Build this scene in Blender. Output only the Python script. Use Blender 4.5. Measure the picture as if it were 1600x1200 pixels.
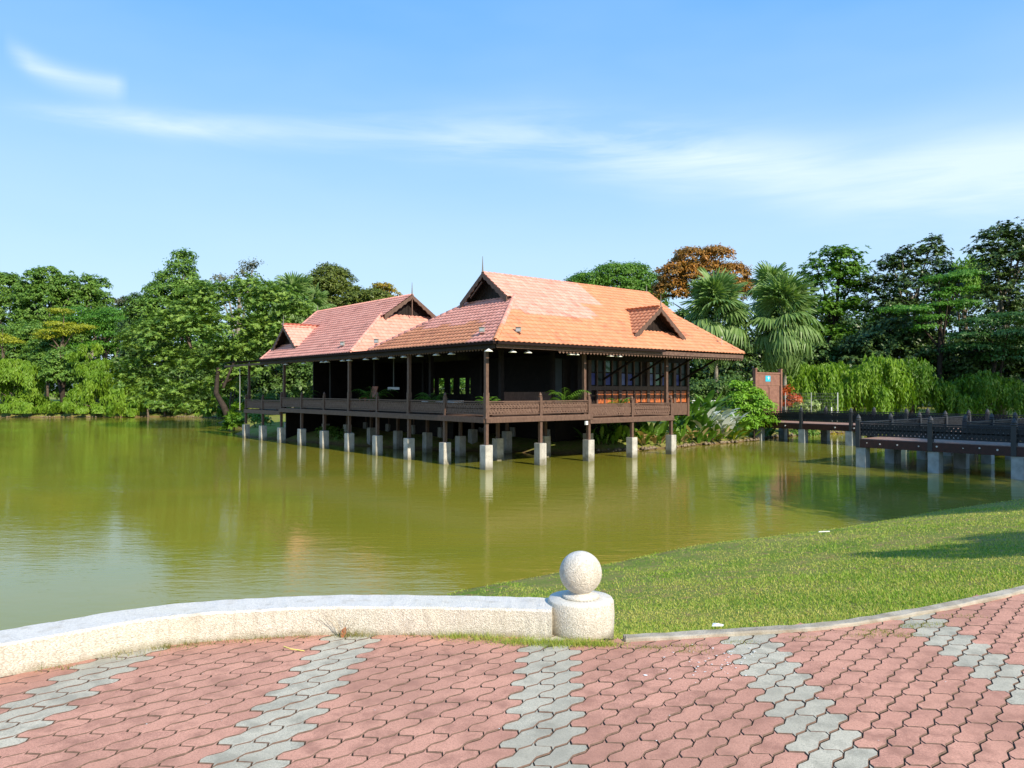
import bpy, bmesh, math, random
import numpy as np
from mathutils import Vector, Matrix, Euler

rng = np.random.default_rng(7)
random.seed(7)
SC = bpy.context.scene
COL = SC.collection
for o in list(bpy.data.objects):
    bpy.data.objects.remove(o)

# ------------------------------------------------------------------ camera
F = 1194.0; Y0 = 609.7; H = 3.1
cam = bpy.data.cameras.new('camera'); camo = bpy.data.objects.new('camera', cam); COL.objects.link(camo)
cam.sensor_width = 36; cam.lens = 36 * F / 1600; cam.clip_start = 0.1; cam.clip_end = 5000
camo.location = (0, 0, H); camo.rotation_euler = (math.radians(90) + math.atan((Y0 - 600) / F), 0, 0)
SC.camera = camo

# ------------------------------------------------------------------ light
SUN = Vector((0.60, -0.80, 0.64)).normalized()
sl = bpy.data.lights.new('sun', 'SUN'); sl.energy = 5.0; sl.angle = math.radians(0.5); sl.color = (1.0, 0.89, 0.72)
so = bpy.data.objects.new('sun', sl); COL.objects.link(so); so.location = (30, -30, 60)
so.rotation_euler = SUN.to_track_quat('Z', 'Y').to_euler()
SC.view_settings.view_transform = 'Standard'; SC.view_settings.look = 'None'
SC.view_settings.gamma = 1; SC.view_settings.exposure = 0.52
try: SC.view_settings.use_curve_mapping = False
except Exception: pass

world = bpy.data.worlds.new('World'); SC.world = world; world.use_nodes = True
WN = world.node_tree.nodes; WL = world.node_tree.links


class NT:
    """small helper for building node graphs"""
    def __init__(s, tree): s.t = tree; s.n = tree.nodes; s.l = tree.links
    def new(s, typ, **kw):
        n = s.n.new(typ)
        for k, v in kw.items(): setattr(n, k, v)
        return n
    def put(s, sock, v):
        if isinstance(v, bpy.types.NodeSocket): s.l.new(v, sock)
        else: sock.default_value = v
    def m(s, op, a, b=0.0, c=None, clamp=False):
        n = s.new('ShaderNodeMath', operation=op, use_clamp=clamp)
        s.put(n.inputs[0], a); s.put(n.inputs[1], b)
        if c is not None: s.put(n.inputs[2], c)
        return n.outputs[0]
    def mix(s, f, a, b, blend='MIX'):
        n = s.new('ShaderNodeMix', data_type='RGBA', blend_type=blend)
        s.put(n.inputs[0], f)
        for i, v in ((6, a), (7, b)):
            if isinstance(v, (tuple, list)) and len(v) == 3: v = (*v, 1)
            s.put(n.inputs[i], v)
        return n.outputs[2]
    def noise(s, vec, scale, detail=3.0, rough=0.55, dist=0.0):
        n = s.new('ShaderNodeTexNoise')
        if vec is not None: s.l.new(vec, n.inputs['Vector'])
        n.inputs['Scale'].default_value = scale; n.inputs['Detail'].default_value = detail
        n.inputs['Roughness'].default_value = rough; n.inputs['Distortion'].default_value = dist
        return n.outputs[0]
    def ramp(s, f, stops):
        n = s.new('ShaderNodeValToRGB'); s.l.new(f, n.inputs[0]); e = n.color_ramp.elements
        while len(e) < len(stops): e.new(0.5)
        for i, (p, c) in enumerate(stops):
            e[i].position = p
            e[i].color = (c, c, c, 1) if not isinstance(c, (tuple, list)) else (*c, 1)
        return n.outputs[0]
    def mapr(s, v, a, b, c, d):
        n = s.new('ShaderNodeMapRange'); s.put(n.inputs[0], v)
        for i, q in enumerate((a, b, c, d)): n.inputs[i + 1].default_value = q
        return n.outputs[0]
    def map(s, vec, scale=(1, 1, 1), rot=(0, 0, 0), loc=(0, 0, 0)):
        n = s.new('ShaderNodeMapping'); s.l.new(vec, n.inputs[0])
        n.inputs['Scale'].default_value = scale; n.inputs['Rotation'].default_value = rot; n.inputs['Location'].default_value = loc
        return n.outputs[0]


def build_world():
    W = NT(world.node_tree); W.n.clear()
    out = W.new('ShaderNodeOutputWorld'); bg = W.new('ShaderNodeBackground')
    sky = W.new('ShaderNodeTexSky'); sky.sky_type = 'NISHITA'; sky.sun_disc = False
    sky.sun_elevation = math.asin(SUN.z); sky.sun_rotation = math.atan2(SUN.x, SUN.y)
    sky.air_density = 1.0; sky.dust_density = 0.6; sky.ozone_density = 2.0; sky.altitude = 0
    tc = W.new('ShaderNodeTexCoord'); sep = W.new('ShaderNodeSeparateXYZ'); W.l.new(tc.outputs['Generated'], sep.inputs[0])
    x, y, z = sep.outputs
    az = W.m('ARCTAN2', x, y); el = W.m('ARCSINE', z)
    comb = W.new('ShaderNodeCombineXYZ'); W.put(comb.inputs[0], az); W.put(comb.inputs[1], el)
    v = comb.outputs[0]
    # long cirrus band: elevation as a smooth function of azimuth
    wob = W.noise(W.map(v, (3.5, 3.5, 1)), 1.0, 2.0)
    band_el = W.m('SUBTRACT', W.m('SUBTRACT', 0.320, W.m('MULTIPLY', W.m('MAXIMUM', W.m('SUBTRACT', az, .03), 0.0), .20)), W.m('MULTIPLY', W.m('MAXIMUM', W.m('SUBTRACT', -.2, az), 0.0), .05))
    band_el = W.m('ADD', band_el, W.m('MULTIPLY', W.m('SUBTRACT', wob, 0.5), 0.03))
    d = W.m('SUBTRACT', el, band_el)
    wid = W.mapr(az, -0.55, 0.55, 0.010, 0.050)
    g = W.m('DIVIDE', d, wid); g = W.m('MULTIPLY', g, g); g = W.m('EXPONENT', W.m('MULTIPLY', g, -1.0))
    streak = W.noise(W.map(v, (3.0, 26.0, 1), rot=(0, 0, 0.10)), 1.0, 5.0, 0.6, 0.6)
    streak = W.mapr(streak, 0.36, 0.64, 0.15, 1.0)
    soft = W.noise(W.map(v, (2.6, 7.0, 1), loc=(3, 1, 0)), 1.0, 3.0, 0.5)
    soft = W.mapr(soft, 0.30, 0.62, 0.35, 1.0)
    fade = W.mapr(az, -0.60, -0.45, 0.0, 1.0)
    band = W.m('MULTIPLY', W.m('MULTIPLY', g, streak), W.m('MULTIPLY', fade, soft))
    # second, lower and broader veil to the right
    d2 = W.m('DIVIDE', W.m('SUBTRACT', el, W.mapr(az, 0.0, 0.6, 0.262, 0.245)), 0.042)
    g2 = W.m('EXPONENT', W.m('MULTIPLY', W.m('MULTIPLY', d2, d2), -1.0))
    veil = W.m('MULTIPLY', W.m('MULTIPLY', g2, W.mapr(az, 0.15, 0.42, 0.0, 0.85)), soft)
    # hooked wisp at upper left
    tw = W.mapr(az, -0.585, -0.475, 0.0, 1.0)
    wc = W.m('ADD', W.m('ADD', W.m('MULTIPLY', W.m('POWER', W.m('SUBTRACT', 1.0, tw), 3.0), 0.026), 0.334), W.m('MULTIPLY', tw, .005))
    d3 = W.m('DIVIDE', W.m('SUBTRACT', W.m('ADD', el, W.m('MULTIPLY', W.m('SUBTRACT', wob, 0.5), 0.02)), wc), 0.0115)
    g3 = W.m('EXPONENT', W.m('MULTIPLY', W.m('MULTIPLY', d3, d3), -1.0))
    e1 = W.mapr(az, -0.590, -0.565, 0.0, 1.0); e2 = W.mapr(az, -0.480, -0.465, 1.0, 0.0)
    wisp = W.m('MULTIPLY', W.m('MULTIPLY', g3, W.m('MULTIPLY', e1, e2)), W.mapr(streak, 0.25, 1.0, 0.6, 1.0))
    # thin haze over the whole sky, everywhere alike
    veilall = W.noise(W.map(v, (1.6, 5.0, 1), loc=(7, 2, 0)), 1.0, 4.0, 0.55)
    veilall = W.mapr(veilall, 0.35, 0.75, 0.0, 0.14)
    cl = W.m('ADD', W.m('ADD', W.m('MULTIPLY', band, 0.85), W.m('MULTIPLY', veil, 0.66)), W.m('MULTIPLY', wisp, 0.62))
    cl = W.m('MINIMUM', W.m('ADD', cl, veilall), 0.8)
    # Nishita sky, slightly lifted to the hazy tropical blue of the photograph
    base = W.mix(0.72, sky.outputs[0], (0.85, 3.9, 9.2, 1))
    hz = W.mapr(el, 0.0, 0.52, 1.0, 0.0); hz = W.m('POWER', hz, 1.15)
    base = W.mix(W.m('MULTIPLY', hz, 0.92), base, (5.9, 7.7, 8.9, 1))
    colr = W.mix(cl, base, (6.6, 7.8, 8.5, 1))
    W.put(bg.inputs[0], colr); bg.inputs[1].default_value = 0.093
    W.l.new(bg.outputs[0], out.inputs[0])


build_world()

# ------------------------------------------------------------------ materials
MATS = {}


def mat(name, color, rough=0.7, spec=0.3, noise=None, c2=None, bump=0.0, bscale=40, metallic=0.0, stretch=(1, 1, 1), detail=5, coord='Object', emis=None):
    if name in MATS: return MATS[name]
    m = bpy.data.materials.new(name); m.use_nodes = True
    T = NT(m.node_tree); b = T.n['Principled BSDF']
    b.inputs['Base Color'].default_value = (*color, 1); b.inputs['Roughness'].default_value = rough
    b.inputs['Specular IOR Level'].default_value = spec; b.inputs['Metallic'].default_value = metallic
    tc = T.new('ShaderNodeTexCoord'); vec = T.map(tc.outputs[coord], stretch)
    if noise:
        n = T.noise(vec, noise, detail); f = T.mapr(n, 0.35, 0.65, 0.0, 1.0)
        T.put(b.inputs['Base Color'], T.mix(f, color, c2 or tuple(c * 0.6 for c in color)))
    if bump:
        bn = T.new('ShaderNodeBump'); bn.inputs['Strength'].default_value = 1.0; bn.inputs['Distance'].default_value = bump
        T.l.new(T.noise(vec, bscale, 4), bn.inputs['Height']); T.l.new(bn.outputs[0], b.inputs['Normal'])
    MATS[name] = m; return m


def leafmat(name, c1, c2, rough=0.5, trans=0.28, spec=0.35):
    if name in MATS: return MATS[name]
    m = bpy.data.materials.new(name); m.use_nodes = True
    T = NT(m.node_tree); b = T.n['Principled BSDF']; out = T.n['Material Output']
    a = T.new('ShaderNodeAttribute'); a.attribute_name = 'tint'
    col = T.mix(a.outputs['Fac'], c1, c2)
    T.put(b.inputs['Base Color'], col); b.inputs['Roughness'].default_value = rough; b.inputs['Specular IOR Level'].default_value = spec
    tr = T.new('ShaderNodeBsdfTranslucent')
    tcol = T.mix(1.0, col, (1.25, 1.35, 0.55, 1), 'MULTIPLY'); T.put(tr.inputs[0], tcol)
    mx = T.new('ShaderNodeMixShader'); mx.inputs[0].default_value = trans
    T.l.new(b.outputs[0], mx.inputs[1]); T.l.new(tr.outputs[0], mx.inputs[2]); T.l.new(mx.outputs[0], out.inputs[0])
    MATS[name] = m; return m


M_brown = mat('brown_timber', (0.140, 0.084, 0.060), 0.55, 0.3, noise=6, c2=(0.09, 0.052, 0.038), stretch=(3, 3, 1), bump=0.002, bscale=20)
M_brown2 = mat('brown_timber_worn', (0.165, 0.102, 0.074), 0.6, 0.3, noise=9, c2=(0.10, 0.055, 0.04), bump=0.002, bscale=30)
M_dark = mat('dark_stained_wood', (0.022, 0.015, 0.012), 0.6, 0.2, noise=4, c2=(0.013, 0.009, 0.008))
M_orange = mat('orange_varnished_wood', (0.55, 0.16, 0.04), 0.4, 0.5, noise=14, c2=(0.22, 0.05, 0.016), stretch=(1, 1, .4))
M_conc = None
M_black = mat('black_painted_rail', (0.010, 0.012, 0.015), 0.5, 0.3, noise=5, c2=(0.02, 0.023, 0.028))
M_maroon = mat('maroon_painted_beam', (0.050, 0.016, 0.014), 0.5, 0.35, noise=7, c2=(0.03, 0.012, 0.011))
M_tan = mat('tan_bridge_boards', (0.34, 0.22, 0.17), 0.7, 0.2, noise=8, c2=(0.24, 0.15, 0.12))
M_gate = mat('red_brown_gate_timber', (0.25, 0.13, 0.092), 0.6, 0.25, noise=5, c2=(0.18, 0.09, 0.065))
M_white = mat('white_paint', (0.75, 0.76, 0.72), 0.5, 0.4)
M_metal = mat('grey_metal', (0.45, 0.46, 0.46), 0.4, 0.5, metallic=0.3)
M_gutter = mat('dark_gutter', (0.018, 0.011, 0.010), 0.8, 0.1)
M_bark = mat('grey_bark', (0.16, 0.125, 0.095), 0.9, 0.1, noise=5, c2=(0.08, 0.06, 0.045), bump=0.02, bscale=14)
M_barkp = mat('pale_bark', (0.30, 0.27, 0.22), 0.9, 0.1, noise=5, c2=(0.17, 0.15, 0.12), bump=0.02, bscale=14)
M_barkd = mat('dark_bark', (0.055, 0.042, 0.032), 0.9, 0.1, noise=5, c2=(0.03, 0.023, 0.018), bump=0.02, bscale=14)
M_sand = mat('joint_sand', (0.045, 0.036, 0.026), 0.95, 0.1, noise=60, c2=(0.022, 0.024, 0.014), bump=0.002, bscale=120)


def concrete():
    m = bpy.data.materials.new('weathered_concrete'); m.use_nodes = True
    T = NT(m.node_tree); b = T.n['Principled BSDF']; b.inputs['Roughness'].default_value = 0.85
    g = T.new('ShaderNodeNewGeometry'); sep = T.new('ShaderNodeSeparateXYZ'); T.l.new(g.outputs['Position'], sep.inputs[0])
    oi = T.new('ShaderNodeObjectInfo'); n1 = T.noise(g.outputs['Position'], 3.5, 5); n2 = T.noise(g.outputs['Position'], 16, 4)
    c = T.mix(T.mapr(n1, .4, .65, 0, 1), (0.50, 0.48, 0.43), (0.36, 0.345, 0.31))
    c = T.mix(T.mapr(n2, .55, .72, 0, .7), c, (0.22, 0.20, 0.17))
    c = T.mix(T.m('MULTIPLY', oi.outputs['Random'], .35), c, (0.30, 0.29, 0.25))
    st = T.noise(T.map(g.outputs['Position'], (9, 9, .8)), 1.0, 4); c = T.mix(T.mapr(st, .52, .70, 0, .55), c, (0.19, 0.175, 0.14))
    h = T.m('ADD', sep.outputs[2], T.m('MULTIPLY', T.m('SUBTRACT', n1, 0.5), 0.7))
    wet = T.mapr(h, 0.06, 0.30, 1.0, 0.0)
    c = T.mix(T.m('MULTIPLY', wet, .85), c, (0.13, 0.12, 0.075))
    T.put(b.inputs['Base Color'], c)
    bn = T.new('ShaderNodeBump'); bn.inputs['Distance'].default_value = 0.006; T.l.new(n2, bn.inputs['Height']); T.l.new(bn.outputs[0], b.inputs['Normal'])
    return m


M_conc = concrete()


def pebbledash():
    m = bpy.data.materials.new('pebble_dash_render'); m.use_nodes = True
    T = NT(m.node_tree); b = T.n['Principled BSDF']; b.inputs['Roughness'].default_value = 0.9
    g = T.new('ShaderNodeNewGeometry'); p = g.outputs['Position']
    vo = T.new('ShaderNodeTexVoronoi'); T.l.new(p, vo.inputs['Vector']); vo.inputs['Scale'].default_value = 150
    n1 = T.noise(p, 5, 5); n2 = T.noise(p, 90, 3); n3 = T.noise(p, 2.2, 3)
    c = T.mix(T.mapr(n2, .38, .62, 0, 1), (0.60, 0.55, 0.46), (0.40, 0.36, 0.29))
    c = T.mix(T.mapr(vo.outputs['Color'], .55, 1.0, 0, .55), c, (0.76, 0.73, 0.66))
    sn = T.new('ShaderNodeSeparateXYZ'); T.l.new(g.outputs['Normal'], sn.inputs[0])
    c = T.mix(T.mapr(n1, .56, .76, 0, .5), c, (0.30, 0.26, 0.20))
    # paler on upward faces
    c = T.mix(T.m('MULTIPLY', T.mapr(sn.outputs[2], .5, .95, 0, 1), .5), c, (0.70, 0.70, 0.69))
    c = T.mix(T.mapr(n3, .5, .7, 0, .25), c, (0.62, 0.58, 0.42))
    stn = T.noise(T.map(p, (11, 11, 1.2)), 1.0, 4); c = T.mix(T.mapr(stn, .54, .72, 0, .42), c, (0.30, 0.26, 0.19))
    sp = T.new('ShaderNodeSeparateXYZ'); T.l.new(p, sp.inputs[0]); ft = T.m('ADD', sp.outputs[2], T.m('MULTIPLY', T.m('SUBTRACT', n1, .5), .10))
    c = T.mix(T.mapr(ft, 1.59, 1.63, .55, 0), c, (0.20, 0.17, 0.10))
    T.put(b.inputs['Base Color'], c)
    bn = T.new('ShaderNodeBump'); bn.inputs['Distance'].default_value = 0.0035; bn.inputs['Strength'].default_value = 1.0
    T.l.new(T.m('ADD', vo.outputs['Distance'], n2), bn.inputs['Height']); T.l.new(bn.outputs[0], b.inputs['Normal'])
    return m


M_peb = pebbledash()


def ground_mat():
    m = bpy.data.materials.new('lawn_soil'); m.use_nodes = True
    T = NT(m.node_tree); b = T.n['Principled BSDF']; b.inputs['Roughness'].default_value = 0.95; b.inputs['Specular IOR Level'].default_value = 0.1
    g = T.new('ShaderNodeNewGeometry'); p = g.outputs['Position']
    sep = T.new('ShaderNodeSeparateXYZ'); T.l.new(p, sep.inputs[0])
    n1 = T.noise(p, 0.8, 5, 0.6); n2 = T.noise(p, 40, 4, 0.7); n3 = T.noise(p, 6, 4)
    c = T.mix(T.mapr(n1, .38, .62, 0, 1), (0.20, 0.30, 0.04), (0.36, 0.33, 0.10))
    c = T.mix(T.mapr(n2, .35, .65, 0, .75), c, (0.10, 0.15, 0.025))
    c = T.mix(T.mapr(n3, .50, .66, 0, .8), c, (0.34, 0.22, 0.11))
    # bare earth along the waterline
    h = T.m('ADD', sep.outputs[2], T.m('MULTIPLY', T.m('SUBTRACT', n3, .5), .35))
    c = T.mix(T.mapr(h, 0.02, 0.22, 1, 0), c, (0.16, 0.105, 0.055))
    T.put(b.inputs['Base Color'], c)
    bn = T.new('ShaderNodeBump'); bn.inputs['Distance'].default_value = 0.03; T.l.new(n2, bn.inputs['Height']); T.l.new(bn.outputs[0], b.inputs['Normal'])
    return m


M_ground = ground_mat()


def water_mat():
    m = bpy.data.materials.new('murky_pond_water'); m.use_nodes = True
    T = NT(m.node_tree); b = T.n['Principled BSDF']
    g = T.new('ShaderNodeNewGeometry'); p = g.outputs['Position']
    n1 = T.noise(T.map(p, (.10, .16, 1)), 1.0, 4, .6, .5)
    c = T.mix(T.mapr(n1, .35, .66, 0, 1), (0.190, 0.195, 0.020), (0.245, 0.215, 0.024))
    T.put(b.inputs['Base Color'], c)
    b.inputs['Roughness'].default_value = 0.045; b.inputs['IOR'].default_value = 1.333; b.inputs['Specular IOR Level'].default_value = 0.5
    w1 = T.noise(T.map(p, (0.9, 2.6, 1), rot=(0, 0, .12)), 1.0, 3, .5)
    w2 = T.noise(T.map(p, (3.2, 9.0, 1), rot=(0, 0, -.1)), 1.0, 3, .55)
    w3 = T.noise(T.map(p, (13, 30, 1)), 1.0, 2, .5)
    zone = T.mapr(T.noise(T.map(p, (.07, .13, 1), loc=(2, 5, 0)), 1.0, 2), .40, .62, .35, 1.0)
    hgt = T.m('ADD', T.m('MULTIPLY', w1, 0.020), T.m('ADD', T.m('MULTIPLY', w2, 0.010), T.m('MULTIPLY', w3, 0.0022)))
    hgt = T.m('MULTIPLY', hgt, zone)
    bn = T.new('ShaderNodeBump'); bn.inputs['Distance'].default_value = 1.0; bn.inputs['Strength'].default_value = 0.55
    T.l.new(hgt, bn.inputs['Height']); T.l.new(bn.outputs[0], b.inputs['Normal'])
    return m


M_water = water_mat()


def tile_mat():
    m = bpy.data.materials.new('clay_roof_tile'); m.use_nodes = True
    T = NT(m.node_tree); b = T.n['Principled BSDF']; b.inputs['Roughness'].default_value = 0.6; b.inputs['Specular IOR Level'].default_value = 0.3
    a = T.new('ShaderNodeAttribute'); a.attribute_name = 'tile'
    g = T.new('ShaderNodeNewGeometry')
    sep = T.new('ShaderNodeSeparateColor'); T.l.new(a.outputs['Color'], sep.inputs[0])
    pink = T.mix(sep.outputs[1], (0.68, 0.33, 0.265), (0.58, 0.255, 0.20))
    ora = T.mix(sep.outputs[1], (0.58, 0.255, 0.135), (0.49, 0.20, 0.105))
    c = T.mix(sep.outputs[0], ora, pink)
    n = T.noise(g.outputs['Position'], 1.3, 5, .65)
    c = T.mix(T.m('MULTIPLY', T.mapr(n, .54, .72, 0, .55), sep.outputs[2]), c, (0.17, 0.06, 0.045))
    nb_ = T.noise(g.outputs['Position'], 14, 4, .7); c = T.mix(T.mapr(nb_, .55, .72, 0, .2), c, (0.22, 0.10, 0.08))
    T.put(b.inputs['Base Color'], c)
    return m


M_tile = tile_mat()


def paver_mat(name, c1, c2):
    m = bpy.data.materials.new(name); m.use_nodes = True
    T = NT(m.node_tree); b = T.n['Principled BSDF']; b.inputs['Roughness'].default_value = 0.88; b.inputs['Specular IOR Level'].default_value = 0.2
    a = T.new('ShaderNodeAttribute'); a.attribute_name = 'tint'
    g = T.new('ShaderNodeNewGeometry'); p = g.outputs['Position']
    n = T.noise(p, 260, 3, .7); n2 = T.noise(p, 9, 4); n3 = T.noise(p, 1.4, 3)
    c = T.mix(a.outputs['Fac'], c1, c2)
    c = T.mix(T.mapr(n, .40, .62, 0, .75), c, tuple(min(1, q * 1.45 + .03) for q in c1))
    n4 = T.noise(p, 95, 3, .7); c = T.mix(T.mapr(n4, .50, .68, 0, .55), c, tuple(q * .62 for q in c2))
    c = T.mix(T.mapr(n2, .47, .68, 0, .6), c, tuple(q * .62 for q in c2))
    c = T.mix(T.mapr(n3, .42, .66, 0, .5), c, tuple(q * .7 for q in c1))
    T.put(b.inputs['Base Color'], c)
    bn = T.new('ShaderNodeBump'); bn.inputs['Distance'].default_value = 0.0016
    T.l.new(n, bn.inputs['Height']); T.l.new(bn.outputs[0], b.inputs['Normal'])
    return m


M_pred = paver_mat('red_concrete_paver', (0.50, 0.255, 0.18), (0.40, 0.195, 0.14))
M_pgrey = paver_mat('grey_concrete_paver', (0.44, 0.405, 0.315), (0.35, 0.33, 0.26))


# ------------------------------------------------------------------ mesh helpers
class MB:
    def __init__(s): s.v = []; s.f = []; s.mi = []
    def add(s, vs, fs, mi=0):
        b = len(s.v); s.v += [tuple(q) for q in vs]; s.f += [tuple(b + i for i in f) for f in fs]; s.mi += [mi] * len(fs)
        return s
    def box(s, a, b, mi=0):
        x0, y0, z0 = a; x1, y1, z1 = b
        return s.add([(x0, y0, z0), (x1, y0, z0), (x1, y1, z0), (x0, y1, z0), (x0, y0, z1), (x1, y0, z1), (x1, y1, z1), (x0, y1, z1)],
                     [(0, 3, 2, 1), (4, 5, 6, 7), (0, 1, 5, 4), (1, 2, 6, 5), (2, 3, 7, 6), (3, 0, 4, 7)], mi)
    def bar(s, p, q, w, h, mi=0, up=(0, 0, 1)):
        p = Vector(p); q = Vector(q); d = (q - p).normalized(); u = Vector(up)
        sd = d.cross(u)
        if sd.length < 1e-4: sd = d.cross(Vector((1, 0, 0)))
        sd.normalize(); u = sd.cross(d).normalized(); sd = sd * (w / 2); u = u * (h / 2)
        vs = [p - sd - u, p + sd - u, p + sd + u, p - sd + u, q - sd - u, q + sd - u, q + sd + u, q - sd + u]
        return s.add(vs, [(0, 1, 2, 3), (4, 7, 6, 5), (0, 4, 5, 1), (1, 5, 6, 2), (2, 6, 7, 3), (3, 7, 4, 0)], mi)
    def tube(s, pts, rad, n=7, mi=0, cap=True):
        pts = [Vector(p) for p in pts]; rings = []; b = len(s.v)
        for i, p in enumerate(pts):
            d = (pts[min(i + 1, len(pts) - 1)] - pts[max(i - 1, 0)]).normalized()
            a = d.cross(Vector((0.3, 0.9, 0.2))).normalized(); c = d.cross(a)
            r = rad[i] if isinstance(rad, (list, tuple)) else rad
            for k in range(n):
                t = 2 * math.pi * k / n; s.v.append(tuple(p + a * (r * math.cos(t)) + c * (r * math.sin(t))))
        for i in range(len(pts) - 1):
            for k in range(n):
                k2 = (k + 1) % n; s.f.append((b + i * n + k, b + i * n + k2, b + (i + 1) * n + k2, b + (i + 1) * n + k)); s.mi.append(mi)
        if cap:
            s.f.append(tuple(b + k for k in range(n))[::-1]); s.mi.append(mi)
            e = b + (len(pts) - 1) * n; s.f.append(tuple(e + k for k in range(n))); s.mi.append(mi)
        return s
    def lathe(s, prof, n=24, c=(0, 0, 0), mi=0):
        b = len(s.v)
        for r, z in prof:
            for k in range(n):
                t = 2 * math.pi * k / n; s.v.append((c[0] + r * math.cos(t), c[1] + r * math.sin(t), c[2] + z))
        for i in range(len(prof) - 1):
            for k in range(n):
                k2 = (k + 1) % n; s.f.append((b + i * n + k, b + i * n + k2, b + (i + 1) * n + k2, b + (i + 1) * n + k)); s.mi.append(mi)
        s.f.append(tuple(b + k for k in range(n))[::-1]); s.mi.append(mi)
        e = b + (len(prof) - 1) * n; s.f.append(tuple(e + k for k in range(n))); s.mi.append(mi)
        return s
    def prism(s, poly, a, d, mi=0):
        """poly: list of 3D points of one face; d: extrusion vector"""
        n = len(poly); vs = [Vector(p) for p in poly] + [Vector(p) + Vector(d) for p in poly]
        fs = [tuple(range(n)), tuple(range(2 * n - 1, n - 1, -1))] + [(i, i + n, (i + 1) % n + n, (i + 1) % n) for i in range(n)]
        return s.add(vs, fs, mi)
    def mesh(s, name, mats, smooth=False):
        me = bpy.data.meshes.new(name); me.from_pydata(s.v, [], s.f)
        if not isinstance(mats, (list, tuple)): mats = [mats]
        for m in mats: me.materials.append(m)
        if len(mats) > 1: me.polygons.foreach_set('material_index', s.mi)
        if smooth: me.polygons.foreach_set('use_smooth', [True] * len(me.polygons))
        me.update(); return me
    def build(s, name, mats, parent=None, smooth=False):
        return link(name, s.mesh(name, mats, smooth), parent)


def link(name, me, parent=None, loc=None, rot=None, scale=None):
    o = bpy.data.objects.new(name, me); COL.objects.link(o)
    if parent is not None: o.parent = parent
    if loc is not None: o.location = loc
    if rot is not None: o.rotation_euler = rot
    if scale is not None: o.scale = scale if isinstance(scale, (tuple, list)) else (scale,) * 3
    return o


def thing(name, label, cat, loc=(0, 0, 0), rz=0.0, group=None):
    o = bpy.data.objects.new(name, None); COL.objects.link(o); o.location = loc; o.rotation_euler = (0, 0, rz)
    o.empty_display_size = 0.2
    tag(o, label, cat, group); return o


def tag(o, label=None, cat=None, group=None, kind=None):
    if label: o['label'] = label
    if cat: o['category'] = cat
    if group: o['group'] = group
    if kind: o['kind'] = kind
    return o


def np_mesh(name, V, Fq, mats, tint=None, attr='tint', mi=None, smooth=False):
    """V (n,3), Fq (m,k) same-size faces"""
    me = bpy.data.meshes.new(name); k = Fq.shape[1]
    me.vertices.add(len(V)); me.vertices.foreach_set('co', np.ascontiguousarray(V, dtype=np.float32).ravel())
    me.loops.add(Fq.size); me.loops.foreach_set('vertex_index', np.ascontiguousarray(Fq, dtype=np.int32).ravel())
    me.polygons.add(len(Fq)); me.polygons.foreach_set('loop_start', np.arange(0, Fq.size, k, dtype=np.int32))
    try: me.polygons.foreach_set('loop_total', np.full(len(Fq), k, dtype=np.int32))
    except Exception: pass
    if not isinstance(mats, (list, tuple)): mats = [mats]
    for m in mats: me.materials.append(m)
    if mi is not None: me.polygons.foreach_set('material_index', np.asarray(mi, dtype=np.int32))
    me.update(calc_edges=True)
    if smooth: me.polygons.foreach_set('use_smooth', np.ones(len(Fq), dtype=bool))
    if tint is not None:
        a = me.attributes.new(attr, 'FLOAT', 'FACE'); a.data.foreach_set('value', np.ascontiguousarray(tint, dtype=np.float32))
    return me


# picture coordinates of the photograph -> a point of the place at depth D (only used to measure)
def WX(px, D): return (px - 800) * D / F
def WZ(py, D): return H - (py - Y0) * D / F


TH = 0.691; CX, CY = -1.005, 29.886; SP = 2.827
Ru = Vector((math.cos(TH), math.sin(TH))); Lv = Vector((-math.sin(TH), math.cos(TH)))
def uv(u, v): p = Vector((CX, CY)) + Ru * u + Lv * v; return (p.x, p.y)


# ------------------------------------------------------------------ ground, pond
near_shore = [(-60, 1.5), (-30, 3.0), (-14, 5.2), (-8, 7.4), (-4.6, 8.0), (-2.9, 9.3), (-1.5, 10.9), (-.84, 11.7), (.8, 12.9), (1.56, 13.4), (3.37, 14.96), (5.3, 15.9),
              (6.8, 16.65), (8.55, 17.85), (10.97, 19.55), (12.7, 20.6), (14.6, 21.7), (18, 23.5), (24, 27.5), (34, 34)]
far_shore = [(50, 50), (46, 60), (38, 60.5), (30, 59), (25, 56), (20.5, 53), (16.5, 49.5), (15.2, 47.4), (13.2, 45.2), (11.77, 43.9), (10.3, 42.9), (9.0, 41.4), (6.87, 39.5), (4.6, 38.3),
             uv(7.2, 3.5), uv(5.5, 7), uv(3.4, 10.5), uv(2.2, 15), uv(1.2, 20), uv(0.6, 25), uv(1.0, 30), (-20.8, 60), (-24, 66), (-28, 73), (-29, 80), (-33, 86), (-40, 89), (-46, 87.5), (-60, 87), (-90, 86), (-140, 84)]
pond_poly = np.array(near_shore + far_shore)
near_arr = np.array(near_shore); far_arr = np.array(far_shore)
kerb_line = [(-12, -3), (-6.5, 0), (-4.6, 1.6), (-3.6, 2.9), (-2.9, 4.0), (-2.55, 4.4), (-2.25, 4.65), (-1.9, 4.84), (-1.5, 4.93), (-1.0, 4.97), (-.5, 4.97), (0, 4.9), (.3, 4.75), (.77, 4.63), (1.38, 4.74), (2.03, 4.87), (2.83, 5.2), (3.83, 5.74), (5.0, 6.5), (7.0, 8.2), (10, 11)]
GZ = 1.59


def seg_dist(P, line, closed=False):
    pts = np.asarray(line, float); n = len(pts); best = np.full(len(P), 1e9)
    for i in range(n if closed else n - 1):
        a = pts[i]; b = pts[(i + 1) % n]; ab = b - a
        t = np.clip(((P - a) @ ab) / (ab @ ab), 0, 1)
        d = np.hypot(*(P - (a + t[:, None] * ab)).T); best = np.minimum(best, d)
    return best


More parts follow.
